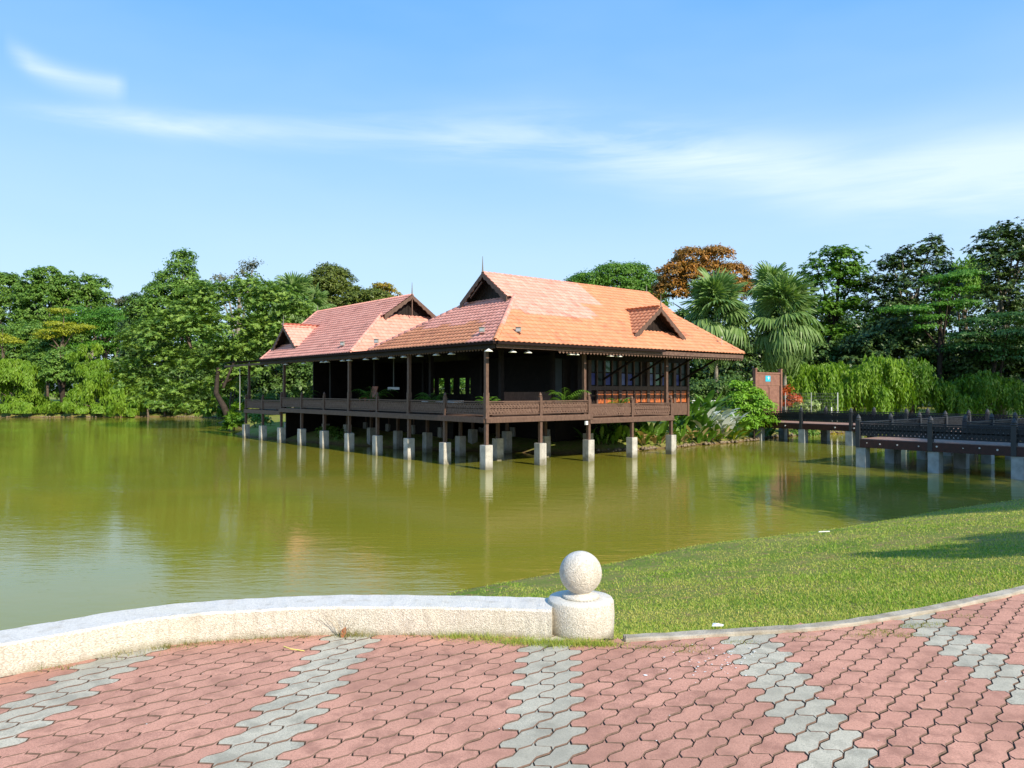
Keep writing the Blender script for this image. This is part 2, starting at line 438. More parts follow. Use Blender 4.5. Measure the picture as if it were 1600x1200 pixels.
def inside(P, poly):
    x, y = P[:, 0], P[:, 1]; r = np.zeros(len(P), bool); n = len(poly)
    for i in range(n):
        x0, y0 = poly[i]; x1, y1 = poly[(i + 1) % n]
        if y0 == y1: continue
        c = ((y0 > y) != (y1 > y)) & (x < (x1 - x0) * (y - y0) / (y1 - y0) + x0); r ^= c
    return r


pave_poly = np.array(kerb_line + [(30, 5), (30, -12), (-12, -12)])


def height(P):
    P = np.asarray(P, float); z = np.zeros(len(P))
    ins = inside(P, pond_poly); dn = seg_dist(P, near_arr); df = seg_dist(P, far_arr); d = np.minimum(dn, df)
    wob = 0.05 * np.sin(P[:, 0] * 3.1 + 1.7 * np.sin(P[:, 1] * 1.3)) * np.sin(P[:, 1] * 2.7)
    isn = (dn <= df) & ~ins
    dk = seg_dist(P, kerb_line); dk[inside(P, pave_poly)] = 0
    t = dn / (dn + dk + 1e-6)
    zn = (GZ - 0.02) * (0.05 * (1 - np.exp(-dn / .2)) + 0.95 * t ** 1.0)
    pav = inside(P, pave_poly); zn[pav] = GZ - 0.028
    zf = 0.28 * (1 - np.exp(-df / .35)) + 0.75 * (1 - np.exp(-df / 7)) + 0.5 * (1 - np.exp(-df / 40))
    z = np.where(isn, zn + np.where(pav, 0, wob * .25 * np.clip(np.minimum(dn, dk), 0, 1)), zf + wob * np.clip(df, 0, 1))
    z[ins] = -np.minimum(.9, .35 * d[ins]) - .02
    return z


def axis(segs):
    out = []
    for a, b, s in segs: out += list(np.arange(a, b, s))
    return np.array(out + [segs[-1][1]])


gx = axis([(-700, -160, 60), (-160, -60, 4), (-60, -12, 1.2), (-12, 16, .22), (16, 60, 1.0), (60, 160, 5), (160, 700, 60)])
gy = axis([(-60, -12, 6), (-12, 3, 1.0), (3, 24, .22), (24, 100, 1.0), (100, 200, 5), (200, 1500, 100)])
GX, GY = np.meshgrid(gx, gy); P = np.stack([GX.ravel(), GY.ravel()], 1)
V = np.c_[P, height(P)]
nx, ny = len(gx), len(gy); i, j = np.meshgrid(np.arange(nx - 1), np.arange(ny - 1)); a = (j * nx + i).ravel()
ground = link('ground', np_mesh('ground', V, np.stack([a, a + 1, a + nx + 1, a + nx], 1), M_ground, smooth=True))
tag(ground, 'grassy pond banks and lawn sloping down to the water', kind='structure')
wm = MB().add([(-200, -20, 0), (120, -20, 0), (120, 130, 0), (-200, 130, 0)], [(0, 1, 2, 3)])
water = wm.build('pond_water', M_water); tag(water, 'murky olive green pond water', kind='structure')


def hz(x, y): return float(height(np.array([[x, y]]))[0])


# ------------------------------------------------------------------ pavers
av = np.array((0.1524, 0.0171)); bv = np.array((0.0118, 0.1695))
ev = av + bv; eL = np.hypot(*ev); e1 = ev / eL; e2 = np.array((-e1[1], e1[0])); wd = abs(av[0] * bv[1] - av[1] * bv[0]) / eL
def gprof(t):  # side profile, period 1/2 of the length
    ph = (t * 2) % 1.0
    return 0.0105 * math.sin(2 * math.pi * ph) + 0.0018 * math.sin(6 * math.pi * ph)
def hprof(s): return 0.019 * math.sin(2 * math.pi * s)
outl = []
NS = 8; NE = 4
for k in range(NS): t = k / NS; outl.append((-.5 + t, 0, t, 0))
pts2 = []
def corner(t, s): return ((t - .5) * eL + hprof(s), (s - .5) * wd + gprof(t))
for k in range(NS): pts2.append(corner(k / NS, 0))
for k in range(NE): pts2.append(corner(1, k / NE))
for k in range(NS): pts2.append(corner(1 - k / NS, 1))
for k in range(NE): pts2.append(corner(0, 1 - k / NE))
pts2 = np.array(pts2)
def inset(poly, d):
    n = len(poly); res = []
    for k in range(n):
        p0, p1, p2 = poly[k - 1], poly[k], poly[(k + 1) % n]
        a1 = (p1 - p0) / np.hypot(*(p1 - p0)); a2 = (p2 - p1) / np.hypot(*(p2 - p1)); nn = np.array((-(a1 + a2)[1], (a1 + a2)[0])); nn /= np.hypot(*nn)
        res.append(p1 + nn * d)
    return np.array(res)
po = inset(pts2, 0.0024); pi_ = inset(pts2, 0.0060)
npt = len(po)
def paver_geo():
    vs = [(x, y, 0) for x, y in pi_] + [(x, y, -0.0060) for x, y in po] + [(x, y, -0.028) for x, y in po]
    return np.array(vs)
PV = paver_geo(); PF = [tuple(range(npt))] + [(k, k + npt, (k + 1) % npt + npt, (k + 1) % npt) for k in range(npt)] + [(k + npt, k + 2 * npt, (k + 1) % npt + 2 * npt, (k + 1) % npt + npt) for k in range(npt)]
PF2 = PF[:1 + npt]
M_edge = mat('darkened_paver_edge', (0.20, 0.13, 0.10), .95, .1, noise=22, c2=(0.085, 0.06, 0.045), coord='Object')  # joint-dirt tone on the bevels, painted dark to hide their sunlit edge
M_moss = mat('mossy_paver_edge', (0.12, 0.115, 0.06), .95, .1)
def paver_mesh(nm, m, tint):
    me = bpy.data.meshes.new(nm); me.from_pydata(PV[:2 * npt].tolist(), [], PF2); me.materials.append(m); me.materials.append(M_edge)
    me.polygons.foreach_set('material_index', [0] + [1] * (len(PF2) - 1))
    a = me.attributes.new('tint', 'FLOAT', 'FACE'); a.data.foreach_set('value', [tint] * len(PF2)); return me
pav_meshes = {('r', i): paver_mesh('red_paver', M_pred, i / 4) for i in range(5)}
pav_meshes.update({('g', i): paver_mesh('grey_paver', M_pgrey, i / 4) for i in range(5)})
paving = MB().add([(-12, -12, GZ - .012), (14, -12, GZ - .012), (14, 14, GZ - .012), (-12, 14, GZ - .012)], [(0, 1, 2, 3)])
# paved bed follows the kerb line
bed = bmesh.new(); vv = [bed.verts.new((x, y, GZ - .0060)) for x, y in kerb_line[1:] + [(13, 9), (13, -6), (-7, -6)]]; bed.faces.new(vv)
bme = bpy.data.meshes.new('pavement'); bed.to_mesh(bme); bed.free(); bme.materials.append(M_sand)
pavement = link('pavement', bme); tag(pavement, 'red and grey interlocking paver terrace', kind='structure')
aang = math.atan2(e1[1], e1[0])
cells = []
O = np.array((0.075, 3.50))
for ia in range(-60, 70):
    for ib in range(-30, 45):
        c = O + ia * av + ib * bv
        if c[1] < 1.2 or abs(c[0]) > 7.5: continue
        cells.append((ia, ib, c[0], c[1]))
CA = np.array([(c[2], c[3]) for c in cells])
okin = inside(CA, np.array(kerb_line[1:] + [(13, 9), (13, -6), (-7, -6)])); dk = seg_dist(CA, kerb_line)
sel = okin | (dk < 0.05)
cand = []
for k, c in enumerate(cells):
    if not sel[k]: continue
    x, y = c[2], c[3]; px = 800 + F * x / y; py = Y0 + F * (H - GZ) / y
    vis = -30 < px < 1630 and py < 1225
    cand.append((0 if vis else 1, y, c, dk[k]))
cand.sort(key=lambda q: (q[0], q[1]))
stV = []; stF = []; stT = []; stM = []; ns = 0
prng = random.Random(3)
for n, (nv, y, c, dkk) in enumerate(cand):
    ia, ib = c[0], c[1]; col = 'g' if ((ia + (1 if False else 0)) % 8) in (0, 1) else 'r'
    ti = prng.randrange(5); zz = GZ + prng.uniform(-.0018, .0016); rx = max(-.014, min(.014, prng.gauss(0, .006))); ry = max(-.012, min(.012, prng.gauss(0, .005)))
    if dkk < .35: zz -= .002
    if n < 300 and nv == 0:
        o = link('paver', pav_meshes[(col, ti)], pavement, (c[2], c[3], zz), (rx, ry, aang + prng.gauss(0, .006)))
    else:
        if nv == 1 and y > 1.0 and (abs(c[2]) > 6.5): pass
        R_ = Euler((rx, ry, aang)).to_matrix(); Q = PV[:2 * npt] @ np.array(R_).T + np.array((c[2], c[3], zz))
        b0 = len(stV) * 2 * npt; stV.append(Q); stM.append(0 if col == 'r' else 1); stT.append(ti / 4)
if stV:
    me = bpy.data.meshes.new('paver'); allf = []
    for k in range(len(stV)): allf += [tuple(q + k * 2 * npt for q in f) for f in PF2]
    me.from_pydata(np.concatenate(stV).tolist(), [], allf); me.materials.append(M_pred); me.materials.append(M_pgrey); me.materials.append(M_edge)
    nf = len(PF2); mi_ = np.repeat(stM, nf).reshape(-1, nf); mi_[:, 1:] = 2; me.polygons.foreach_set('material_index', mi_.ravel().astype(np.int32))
    a = me.attributes.new('tint', 'FLOAT', 'FACE'); a.data.foreach_set('value', np.repeat(stT, nf).astype(np.float32))
    o = link('paver_field', me, pavement); tag(o, kind='stuff')


# ------------------------------------------------------------------ kerb, low wall, pillar with ball
def spline(pts, n=8):
    pts = [Vector(p) for p in pts]; out = []
    for k in range(len(pts) - 1):
        p0 = pts[max(k - 1, 0)]; p1 = pts[k]; p2 = pts[k + 1]; p3 = pts[min(k + 2, len(pts) - 1)]
        for q in range(n):
            t = q / n; out.append(.5 * ((2 * p1) + (p2 - p0) * t + (2 * p0 - 5 * p1 + 4 * p2 - p3) * t * t + (3 * p1 - p0 - 3 * p2 + p3) * t ** 3))
    out.append(pts[-1]); return out


def sweep(path, prof, name, m, parent=None, wob=0.0):
    """path: 2D points; prof: (offset to the left, z) closed outline"""
    b = MB(); n = len(prof); r = random.Random(5)
    for k, p in enumerate(path):
        d = (path[min(k + 1, len(path) - 1)] - path[max(k - 1, 0)]).normalized(); nn = Vector((-d.y, d.x))
        for (o, z) in prof: b.v.append((p.x + nn.x * (o + r.uniform(-wob, wob)), p.y + nn.y * (o + r.uniform(-wob, wob)), z + r.uniform(-wob, wob)))
    for k in range(len(path) - 1):
        for q in range(n):
            q2 = (q + 1) % n; b.f.append((k * n + q, k * n + q2, (k + 1) * n + q2, (k + 1) * n + q)); b.mi.append(0)
    b.f.append(tuple(range(n))[::-1]); b.f.append(tuple(len(b.v) - n + q for q in range(n))); b.mi += [0, 0]
    return b.build(name, m, parent, smooth=False)


wall_path = spline([(-9, -3), (-6.0, .2), (-4.3, 2.1), (-3.3, 3.45), (-2.70, 4.03), (-2.47, 4.22), (-2.22, 4.43), (-1.92, 4.58), (-1.56, 4.67), (-1.19, 4.73), (-.79, 4.735), (-.4, 4.72), (0, 4.69), (.24, 4.66)], 8)
low_wall = thing('low_curved_wall', 'low curved pebble dash garden wall along the pavers beside the pond', 'wall', (0, 0, 0))
sweep(wall_path, [(0.0, GZ - .06), (-.002, GZ + .10), (0.0, GZ + .158), (.012, GZ + .170), (.27, GZ + .172), (.285, GZ + .160), (.29, GZ - .5), (.15, GZ - .5)][::-1], 'wall_body', M_peb, low_wall, 0.0022)
pil = thing('ball_topped_pillar', 'short round pebble dash pillar with a ball finial at the end of the low wall', 'pillar', (.434, 4.84, GZ))
MB().lathe([(.206, -.05), (.209, .02), (.212, .10), (.208, .185), (.198, .200), (.12, .203)], 64).build('pillar_drum', M_peb, pil, True)
MB().lathe([(.115, .202), (.118, .214), (.108, .222), (.070, .226), (.060, .236), (.064, .26)], 48).build('collar', M_peb, pil, True)
prof = [(max(.001, .134 * math.cos(t)), .358 + .134 * math.sin(t)) for t in np.linspace(-math.pi / 2 + .35, math.pi / 2, 26)]
MB().lathe(prof, 56).build('ball', M_peb, pil, True)
kerb_path = spline([(.68, 4.60), (.77, 4.61), (1.38, 4.72), (2.03, 4.855), (2.83, 5.19), (3.83, 5.72), (5.0, 6.5), (7.0, 8.2), (9, 10)], 8)
M_kerb = mat('pale_kerb_concrete', (0.42, 0.38, 0.31), 0.9, 0.15, noise=7, c2=(0.27, 0.235, 0.18), bump=.006, bscale=60)
kerb = sweep(kerb_path, [(.0, GZ - .05), (.0, GZ + .012), (.010, GZ + .020), (.075, GZ + .020), (.085, GZ + .010), (.085, GZ - .1)][::-1], 'kerb', M_kerb, None, .003)
tag(kerb, 'narrow worn concrete kerb between red pavers and the lawn', 'kerb')

# ------------------------------------------------------------------ the stilt house
house = thing('stilt_house', 'brown timber stilt house with pink and orange tiled roofs standing over the pond', 'house', (CX, CY, 0), TH)
DZ = 2.05; LOW = 0.17; ZE = 4.95


def clip_mesh(me, planes):
    bm = bmesh.new(); bm.from_mesh(me)
    for co, no in planes:  # keep the side no points away from
        bmesh.ops.bisect_plane(bm, geom=bm.verts[:] + bm.edges[:] + bm.faces[:], plane_co=co, plane_no=no, clear_outer=True)
    bm.to_mesh(me); bm.free(); me.update()


TW, TR = 0.262, 0.295


def tile_field(name, O, e, d, smax, tmax, clips, colorfn, parent, dirt=1.0):
    """O eave origin, e unit along the eave, d unit up the slope; real pantile relief"""
    O = np.array(O, float); e = np.array(e, float); d = np.array(d, float); n = np.cross(e, d)
    if n[2] < 0: n = -n
    ns_ = int(math.ceil(smax / TW)); nt = int(math.ceil(tmax / TR)); sub = 6
    prof = [0.0, .010, .024, .032, .026, .010]
    s = np.arange(ns_ * sub + 1) / sub * TW; hp = np.array([prof[k % sub] for k in range(ns_ * sub + 1)])
    Vs = []; Fs = []; b = 0; m = len(s)
    rr = np.random.default_rng(int(smax * 100) + int(tmax * 10))
    for r in range(nt):
        jit = np.repeat(rr.uniform(-.003, .003, ns_ + 1), sub)[:m]
        t0 = r * TR; t1 = (r + 1) * TR + .02
        low = O + np.outer(s, e) + d * (t0 - .0) + np.outer(hp + .036 + jit, n)
        lip = O + np.outer(s, e) + d * (t0 + .004) + np.outer(hp + .004, n)
        top = O + np.outer(s, e) + d * t1 + np.outer(hp + .004, n)
        Vs += [lip, low, top]; k = np.arange(m - 1)
        Fs += [np.stack([b + k, b + k + 1, b + m + k + 1, b + m + k], 1), np.stack([b + m + k, b + m + k + 1, b + 2 * m + k + 1, b + 2 * m + k], 1)]
        b += 3 * m
    me = np_mesh(name, np.concatenate(Vs), np.concatenate(Fs), M_tile)
    clip_mesh(me, clips)
    cen = np.zeros(len(me.polygons) * 3, np.float32); me.polygons.foreach_get('center', cen); cen = cen.reshape(-1, 3)
    rel = cen - O; si = np.floor(rel @ e / TW); ti = np.floor((rel @ d - 0.001) / TR)
    h = np.sin(si * 127.1 + ti * 311.7) * 43758.5453; h = h - np.floor(h)
    colr = np.zeros((len(cen), 4), np.float32); sc = (si + .5) * TW; tc_ = (ti + .5) * TR
    colr[:, 0] = [colorfn(O + e * a_ + d * b_) for a_, b_ in zip(sc, tc_)]
    colr[:, 1] = h; colr[:, 2] = dirt; colr[:, 3] = 1
    a = me.attributes.new('tile', 'FLOAT_COLOR', 'FACE'); a.data.foreach_set('color', colr.ravel())
    o = link(name, me, parent); o['kind'] = 'stuff'; return o


def cap_mesh(pinkness, seed):
    b = MB(); n = 6; L_ = .36
    for k, (x, r, z) in enumerate([(0, .095, .0), (0, .118, .0), (L_, .092, .0)]):
        for q in range(n + 1):
            t = math.pi * q / n; b.v.append((x, r * math.cos(t), r * math.sin(t) * .9 + z))
    for k in range(2):
        for q in range(n): b.f.append((k * (n + 1) + q, k * (n + 1) + q + 1, (k + 1) * (n + 1) + q + 1, (k + 1) * (n + 1) + q)); b.mi.append(0)
    me = b.mesh('ridge_tile', M_tile, True)
    a = me.attributes.new('tile', 'FLOAT_COLOR', 'FACE'); a.data.foreach_set('color', [pinkness, seed, .6, 1.0] * len(me.polygons)); return me


capsP = [cap_mesh(1, s) for s in (.1, .5, .9)]; capsO = [cap_mesh(0, s) for s in (.1, .5, .9)]


def caps(p, q, parent, pink=lambda t: True, up=.03):
    p = Vector(p); q = Vector(q); L_ = (q - p).length; n = int(L_ / .31); d = (q - p).normalized()
    rot = d.to_track_quat('X', 'Z').to_euler()
    for k in range(n):
        me = (capsP if pink(k / n) else capsO)[(k * 7) % 3]
        link('ridge_tile', me, parent, p + d * (k * L_ / n) + Vector((0, 0, up)), rot)


def pip(pt, poly):
    x, y = pt; r = False; n = len(poly)
    for i in range(n):
        x0, y0 = poly[i]; x1, y1 = poly[(i + 1) % n]
        if (y0 > y) != (y1 > y) and x < (x1 - x0) * (y - y0) / (y1 - y0) + x0: r = not r
    return r


def unit(v): v = Vector(v); v.normalize(); return tuple(v)


# --- main roof (ridge along u)
U0, U1, V0, V1 = -.3, 16.0, -.95, 8.75; VM = (V0 + V1) / 2; ZR = 8.42; HWv = (V1 - V0) / 2; SL = (ZR - ZE) / HWv
GH = 1.62; GZb = ZR - GH * SL; UG, UGR = 3.35, 13.7
roof = MB()
ea = (U0, V0, ZE); eb = (U1, V0, ZE); ec = (U1, V1, ZE); ed = (U0, V1, ZE)
roof.add([ea, eb, (UGR, VM - GH, GZb), (UG, VM - GH, GZb), ec, ed, (UGR, VM + GH, GZb), (UG, VM + GH, GZb)],
         [(0, 1, 2, 3), (4, 5, 7, 6), (5, 0, 3, 7), (1, 4, 6, 2)])
roof.add([(UG - .5, VM - GH, GZb), (UGR + .4, VM - GH, GZb), (UGR + .4, VM, ZR), (UG - .5, VM, ZR), (UGR + .4, VM + GH, GZb), (UG - .5, VM + GH, GZb)], [(0, 1, 2, 3), (3, 2, 4, 5)])
main_roof = roof.build('main_roof', M_dark, house)


def pinkR(p):
    u, v = p[0], p[1]
    return 1.0 if pip((u, v), [(0.5, 5), (8.7, 4.2), (8.9, 2.1), (7.3, 2.05), (7.6, 1.35), (6.9, 1.0), (3.4, 1.0), (1.9, 1.15), (0.2, .2), (-1, 2)]) else 0.0


def pinkL(p):
    v, z = p[1], p[2]
    if v < .9 + (z - 5) * .75: return 1.0
    return 1.0 if z > 5.98 + .05 * math.sin(v * 3) else 0.0


d_right = unit((0, HWv, ZR - ZE)); hipn = lambda a, b: None
def vplane(p, q, keep):
    """vertical plane through plan points p,q keeping the side of point keep"""
    p = Vector((*p, 0)); q = Vector((*q, 0)); n = (q - p).cross(Vector((0, 0, 1))).normalized(); k = Vector((*keep, 0))
    if (k - p).dot(n) > 0: n = -n
    return (p, n)


G1 = (UG, VM - GH); G2 = (UG, VM + GH); G3 = (UGR, VM - GH); G4 = (UGR, VM + GH)
slopeLen = math.hypot(HWv, ZR - ZE); tG = slopeLen * (HWv - GH) / HWv
tile_field('roof_tiles', (U0 - .05, V0 - .04, ZE + .01), (1, 0, 0), d_right, U1 - U0 + .1, tG, [vplane((U0, V0), G1, (8, 0)), vplane((U1, V0), G3, (8, 0))], pinkR, main_roof)
Og = Vector((UG - .55, V0 - .04, ZE + .01)) + Vector(d_right) * (math.floor(tG / TR) * TR)
tile_field('roof_tiles', Og, (1, 0, 0), d_right, UGR - UG + .95, slopeLen - math.floor(tG / TR) * TR + .03, [((0, VM, 0), (0, 1, 0))], pinkR, main_roof, .6)
dL = unit((UG - U0, 0, GZb - ZE))
tile_field('roof_tiles', (U0 - .04, V1 + .05, ZE + .01), (0, -1, 0), dL, V1 - V0 + .1, math.hypot(UG - U0, GZb - ZE), [vplane((U0, V0), G1, (0, 4)), vplane((U0, V1), G2, (0, 4)), ((UG, 0, 0), (1, 0, 0))], pinkL, main_roof)
dB = unit((0, -HWv, ZR - ZE))
tile_field('roof_tiles', (U1 + .05, V1 + .04, ZE + .01), (-1, 0, 0), dB, U1 - U0 + .1, slopeLen, [vplane((U0, V1), G2, (8, 8)), vplane((U1, V1), G4, (8, 8)), ((0, VM, 0), (0, -1, 0))], lambda p: 0.0, main_roof)
dRt = unit((UGR - U1, 0, GZb - ZE))
tile_field('roof_tiles', (U1 + .04, V0 - .05, ZE + .01), (0, 1, 0), dRt, V1 - V0 + .1, math.hypot(U1 - UGR, GZb - ZE), [vplane((U1, V0), G3, (16, 4)), vplane((U1, V1), G4, (16, 4)), ((UGR, 0, 0), (-1, 0, 0))], lambda p: 0.0, main_roof)
caps((U0, V0, ZE + .02), (G1[0], G1[1], GZb), main_roof, lambda t: t > .25); caps((U0, V1, ZE + .02), (G2[0], G2[1], GZb), main_roof)
caps((U1, V0, ZE + .02), (G3[0], G3[1], GZb), main_roof, lambda t: False)
caps((UG - .55, VM, ZR), (UGR + .45, VM, ZR), main_roof, lambda t: t < .5, .0)


def barge(apex, foot, thick, parent, w=.24, n=12):
    """barge board with a scalloped lower edge, apex/foot on the outer top edge"""
    a = Vector(apex); f = Vector(foot); d = f - a; down = Vector((0, 0, -1)); top = []; bot = []
    for k in range(n + 1):
        t = k / n; p = a + d * t; top.append(p); ww = w * (1 + .35 * t) * (1 if k % 2 else .78)
        if k == n: ww = w * 1.5
        bot.append(p + down * ww)
    b = MB(); th = Vector(thick); m = n + 1
    b.v = [tuple(p) for p in top + bot] + [tuple(p + th) for p in top + bot]
    for k in range(n):
        b.f += [(k, k + 1, m + k + 1, m + k), (2 * m + k, 3 * m + k, 3 * m + k + 1, 2 * m + k + 1), (k, 2 * m + k, 2 * m + k + 1, k + 1), (m + k, m + k + 1, 3 * m + k + 1, 3 * m + k)]; b.mi += [0] * 4
    b.f += [(0, m, 3 * m, 2 * m), (n, 2 * m + n, 3 * m + n, m + n)]; b.mi += [0, 0]
    return b.build('barge_board', M_brown, parent)


def finial(p, h, parent):
    MB().tube([p, (p[0], p[1], p[2] + h * .25), (p[0], p[1], p[2] + h)], [.045, .032, .010], 6).build('finial', mat('weathered_finial', (0.16, 0.15, 0.13), .7), parent)


def gable_end(c, along, half, zb, zr, back, parent, boards=True):
    """c plan centre, along: plan unit towards the feet, back: plan vector to the recessed infill"""
    c = Vector(c); al = Vector(along); bk = Vector(back)
    A = (c.x, c.y, zr + .03)
    for s in (-1, 1):
        f = c + al * (half + .12) * s
        slope = (zr - zb) / half
        barge(A, (f.x, f.y, zb - .12 * slope + .03), (bk.x * .1, bk.y * .1, 0), parent)
    # infill boards, one by one
    q = c + bk; n = int(2 * half / .24)
    for k in range(n):
        s0 = -half + 2 * half * k / n; s1 = s0 + 2 * half / n - .012
        h0 = (zr - zb) * (1 - abs(s0) / half); h1 = (zr - zb) * (1 - abs(s1) / half)
        p0 = q + al * s0; p1 = q + al * s1
        poly = [(p0.x, p0.y, zb - .05), (p1.x, p1.y, zb - .05), (p1.x, p1.y, zb + max(h1, .01)), (p0.x, p0.y, zb + max(h0, .01))]
        if s0 < 0 < s1: poly = poly[:3] + [(q.x, q.y, zr)] + poly[3:]
        MB().prism(poly, 0, (bk.x * .06, bk.y * .06, 0)).build('gable_board', M_dark, parent)


gable_end((UG - .58, VM), (0, 1), GH, GZb, ZR, (.50, 0), main_roof)
gable_end((UGR + .45, VM), (0, 1), GH, GZb, ZR, (-.4, 0), main_roof)
MB().bar((UG - .5, VM + 1.0, GZb + .12), (UG - .5, VM + .1, GZb + .78), .04, .05).build('strut', M_brown2, main_roof)
finial((UG - .55, VM, ZR + .05), .72, main_roof); finial((UGR + .4, VM, ZR + .05), .42, main_roof)

# --- second roof (ridge along v)
B0, B1 = -.3, 9.7; BM = (B0 + B1) / 2; W0, W1 = 10.6, 22.2; ZR2 = 8.42; HW2 = (B1 - B0) / 2; GH2 = 1.65; ZG2 = ZR2 - GH2 * (ZR2 - ZE) / HW2; WG = 13.4; WR = 24.9
rb = MB()
rb.add([(B0, W0, ZE), (B0, W1, ZE), (BM, WR, ZR2), (BM, WG, ZR2), (BM - GH2, WG, ZG2), (B1, W0, ZE), (B1, W1 + 2, ZE), (BM + GH2, WG, ZG2)],
       [(0, 4, 3, 2, 1), (5, 6, 2, 3, 7), (0, 5, 7, 4)])
rb.add([(BM - GH2, WG - .5, ZG2), (BM, WG - .5, ZR2), (BM, WG, ZR2), (BM - GH2, WG, ZG2), (BM + GH2, WG - .5, ZG2), (BM + GH2, WG, ZG2)], [(0, 1, 2, 3), (1, 4, 5, 2)])
back_roof = rb.build('back_roof', M_dark, house)
s2 = math.hypot(HW2, ZR2 - ZE); dA = unit((HW2, 0, ZR2 - ZE)); tG2 = s2 * (HW2 - GH2) / HW2; P1 = lambda p: 1.0
kk2 = math.floor(tG2 / TR) * TR
tile_field('roof_tiles', (B0 - .04, 26, ZE + .01), (0, -1, 0), dA, 26 - W0 + .1, tG2, [vplane((B0, W0), (BM - GH2, WG), (0, 18)), vplane((B0, W1), (BM, WR), (0, 18))], P1, back_roof)
tile_field('roof_tiles', Vector((B0 - .04, 26, ZE + .01)) + Vector(dA) * kk2, (0, -1, 0), dA, 26 - W0 + .1, s2 - kk2 + .03, [vplane((B0, W1), (BM, WR), (0, 18)), ((0, WG - .55, 0), (0, -1, 0)), ((BM, 0, 0), (1, 0, 0))], P1, back_roof)
dF = unit((0, WG - W0, ZG2 - ZE))
tile_field('roof_tiles', (B0 - .05, W0 - .04, ZE + .01), (1, 0, 0), dF, B1 - B0 + .1, math.hypot(WG - W0, ZG2 - ZE), [vplane((B0, W0), (BM - GH2, WG), (5, 10)), vplane((B1, W0), (BM + GH2, WG), (5, 10)), ((0, WG, 0), (0, 1, 0))], lambda p: .85, back_roof)
caps((B0, W0, ZE + .02), (BM - GH2, WG, ZG2), back_roof); caps((BM, WG - .5, ZR2), (BM, WR, ZR2), back_roof, up=0.0)
caps((B0, W1, ZE), (BM, WR, ZR2), back_roof)
gable_end((BM, WG - .55), (1, 0), GH2, ZG2, ZR2, (0, .5), back_roof)
MB().bar((BM, WG - .5, ZR2 - .2), (BM, WG - .5, ZG2), .05, .05, up=(1, 0, 0)).build('strut', M_brown2, back_roof)
finial((BM, WG - .5, ZR2 + .03), .7, back_roof); finial((BM, WR, ZR2 + .03), .45, back_roof)
# low saddle roof between the two, and the flat canopy over the far terrace
sd = MB().add([(-.3, V1 - .3, 5.0), (-.3, W0 + .3, 5.0), (9, W0 + .3, 5.1), (9, V1 - .3, 5.1)], [(0, 1, 2, 3)]).build('valley_gutter', M_gutter, house)


# --- dormers
def dormer(c, fwd, zb, zr, half, depth_peak, pink):
    """c plan point on the gable plane; fwd outward plan dir"""
    f = Vector(fwd); al = Vector((-f.y, f.x)); c = Vector(c); pb = c - f * depth_peak
    sh = MB(); info = []
    for s in (-1, 1):
        foot = c + al * half * s + f * .25; fb = c + al * half * s * .98
        sh.add([(c.x + f.x * .3, c.y + f.y * .3, zr), (pb.x, pb.y, zr), (fb.x - f.x * .05, fb.y - f.y * .05, zb + .02), (foot.x, foot.y, zb)], [(0, 1, 2, 3)])
        info.append((foot, fb))
    d = sh.build('dormer', M_dark, house)
    for foot, fb in info:
        run = Vector((foot.x - (c + f * .25).x, foot.y - (c + f * .25).y, zb - zr)); up = -run.normalized()
        O = Vector((foot.x + f.x * .08, foot.y + f.y * .08, zb)); e = Vector((-f.x, -f.y, 0))
        cl = vplane((pb.x - f.x * .1, pb.y - f.y * .1), (fb.x - f.x * .1, fb.y - f.y * .1), (foot.x + f.x, foot.y + f.y))
        tile_field_flat(O, e, up, depth_peak + .7, run.length, [cl], pink, d)
    caps((c.x + f.x * .33, c.y + f.y * .33, zr + .01), (pb.x, pb.y, zr + .01), d, lambda t: pink > .5, 0.0)
    gable_end((c.x + f.x * .33, c.y + f.y * .33), (al.x, al.y), half, zb, zr, (-f.x * .55, -f.y * .55), d)
    finial((c.x + f.x * .3, c.y + f.y * .3, zr + .03), .62, d)


def tile_field_flat(O, e, up, smax, tmax, clips, pink, parent):
    return tile_field('roof_tiles', O, e, up, smax, tmax, clips, lambda p: pink, parent, .5)


dormer((10.35, .12), (0, -1), ZE + (.12 - V0) * SL, 7.0, 1.75, (7.0 - ZE) / SL - (.12 - V0), 0.0)
SL2 = (ZR2 - ZE) / HW2
dormer((.75, 20.6), (-1, 0), ZE + (.75 - B0) * SL2, 6.95, 1.65, (6.95 - ZE) / SL2 - (.75 - B0), 1.0)

# gutters and eave trim
def part(b, name, m, parent=None, **k): return b.build(name, m, parent or house, **k)
part(MB().box((-.46, -1.02, 4.86), (-.33, 22.3, 4.95)), 'gutter', M_gutter)
part(MB().box((-.42, 22.3, 4.91), (-.35, 28.2, 4.95)), 'gutter', M_gutter)
part(MB().box((-.33, -1.16, 4.85), (9.5, -1.03, 4.95)), 'gutter', M_gutter)
part(MB().box((-.30, V0 + .03, 4.70), (-.26, 22.4, 4.85)), 'fascia', M_dark)
part(MB().box((-.25, V0 - .02, 4.72), (U1 - .05, V0 + .02, 4.90)), 'fascia', M_brown2)
part(MB().box((-.3, W1 - .1, 4.95), (.9, 28.2, 4.98)), 'canopy', M_gutter)
sc = MB(); u = 3.0
while u < U1 - .1:
    sc.prism([(u, V0 + .05, 4.76), (u + .2, V0 + .05, 4.76), (u + .17, V0 + .05, 4.66), (u + .1, V0 + .05, 4.60), (u + .03, V0 + .05, 4.66)], 0, (0, .02, 0)); u += .2
o = part(sc, 'scalloped_trim', M_brown2); o['kind'] = 'stuff'
sc = MB(); v = -.7
while v < 28.8:
    sc.prism([(-.22, v, 4.78), (-.22, v + .2, 4.78), (-.22, v + .17, 4.68), (-.22, v + .1, 4.63), (-.22, v + .03, 4.68)], 0, (.02, 0, 0)); v += .2
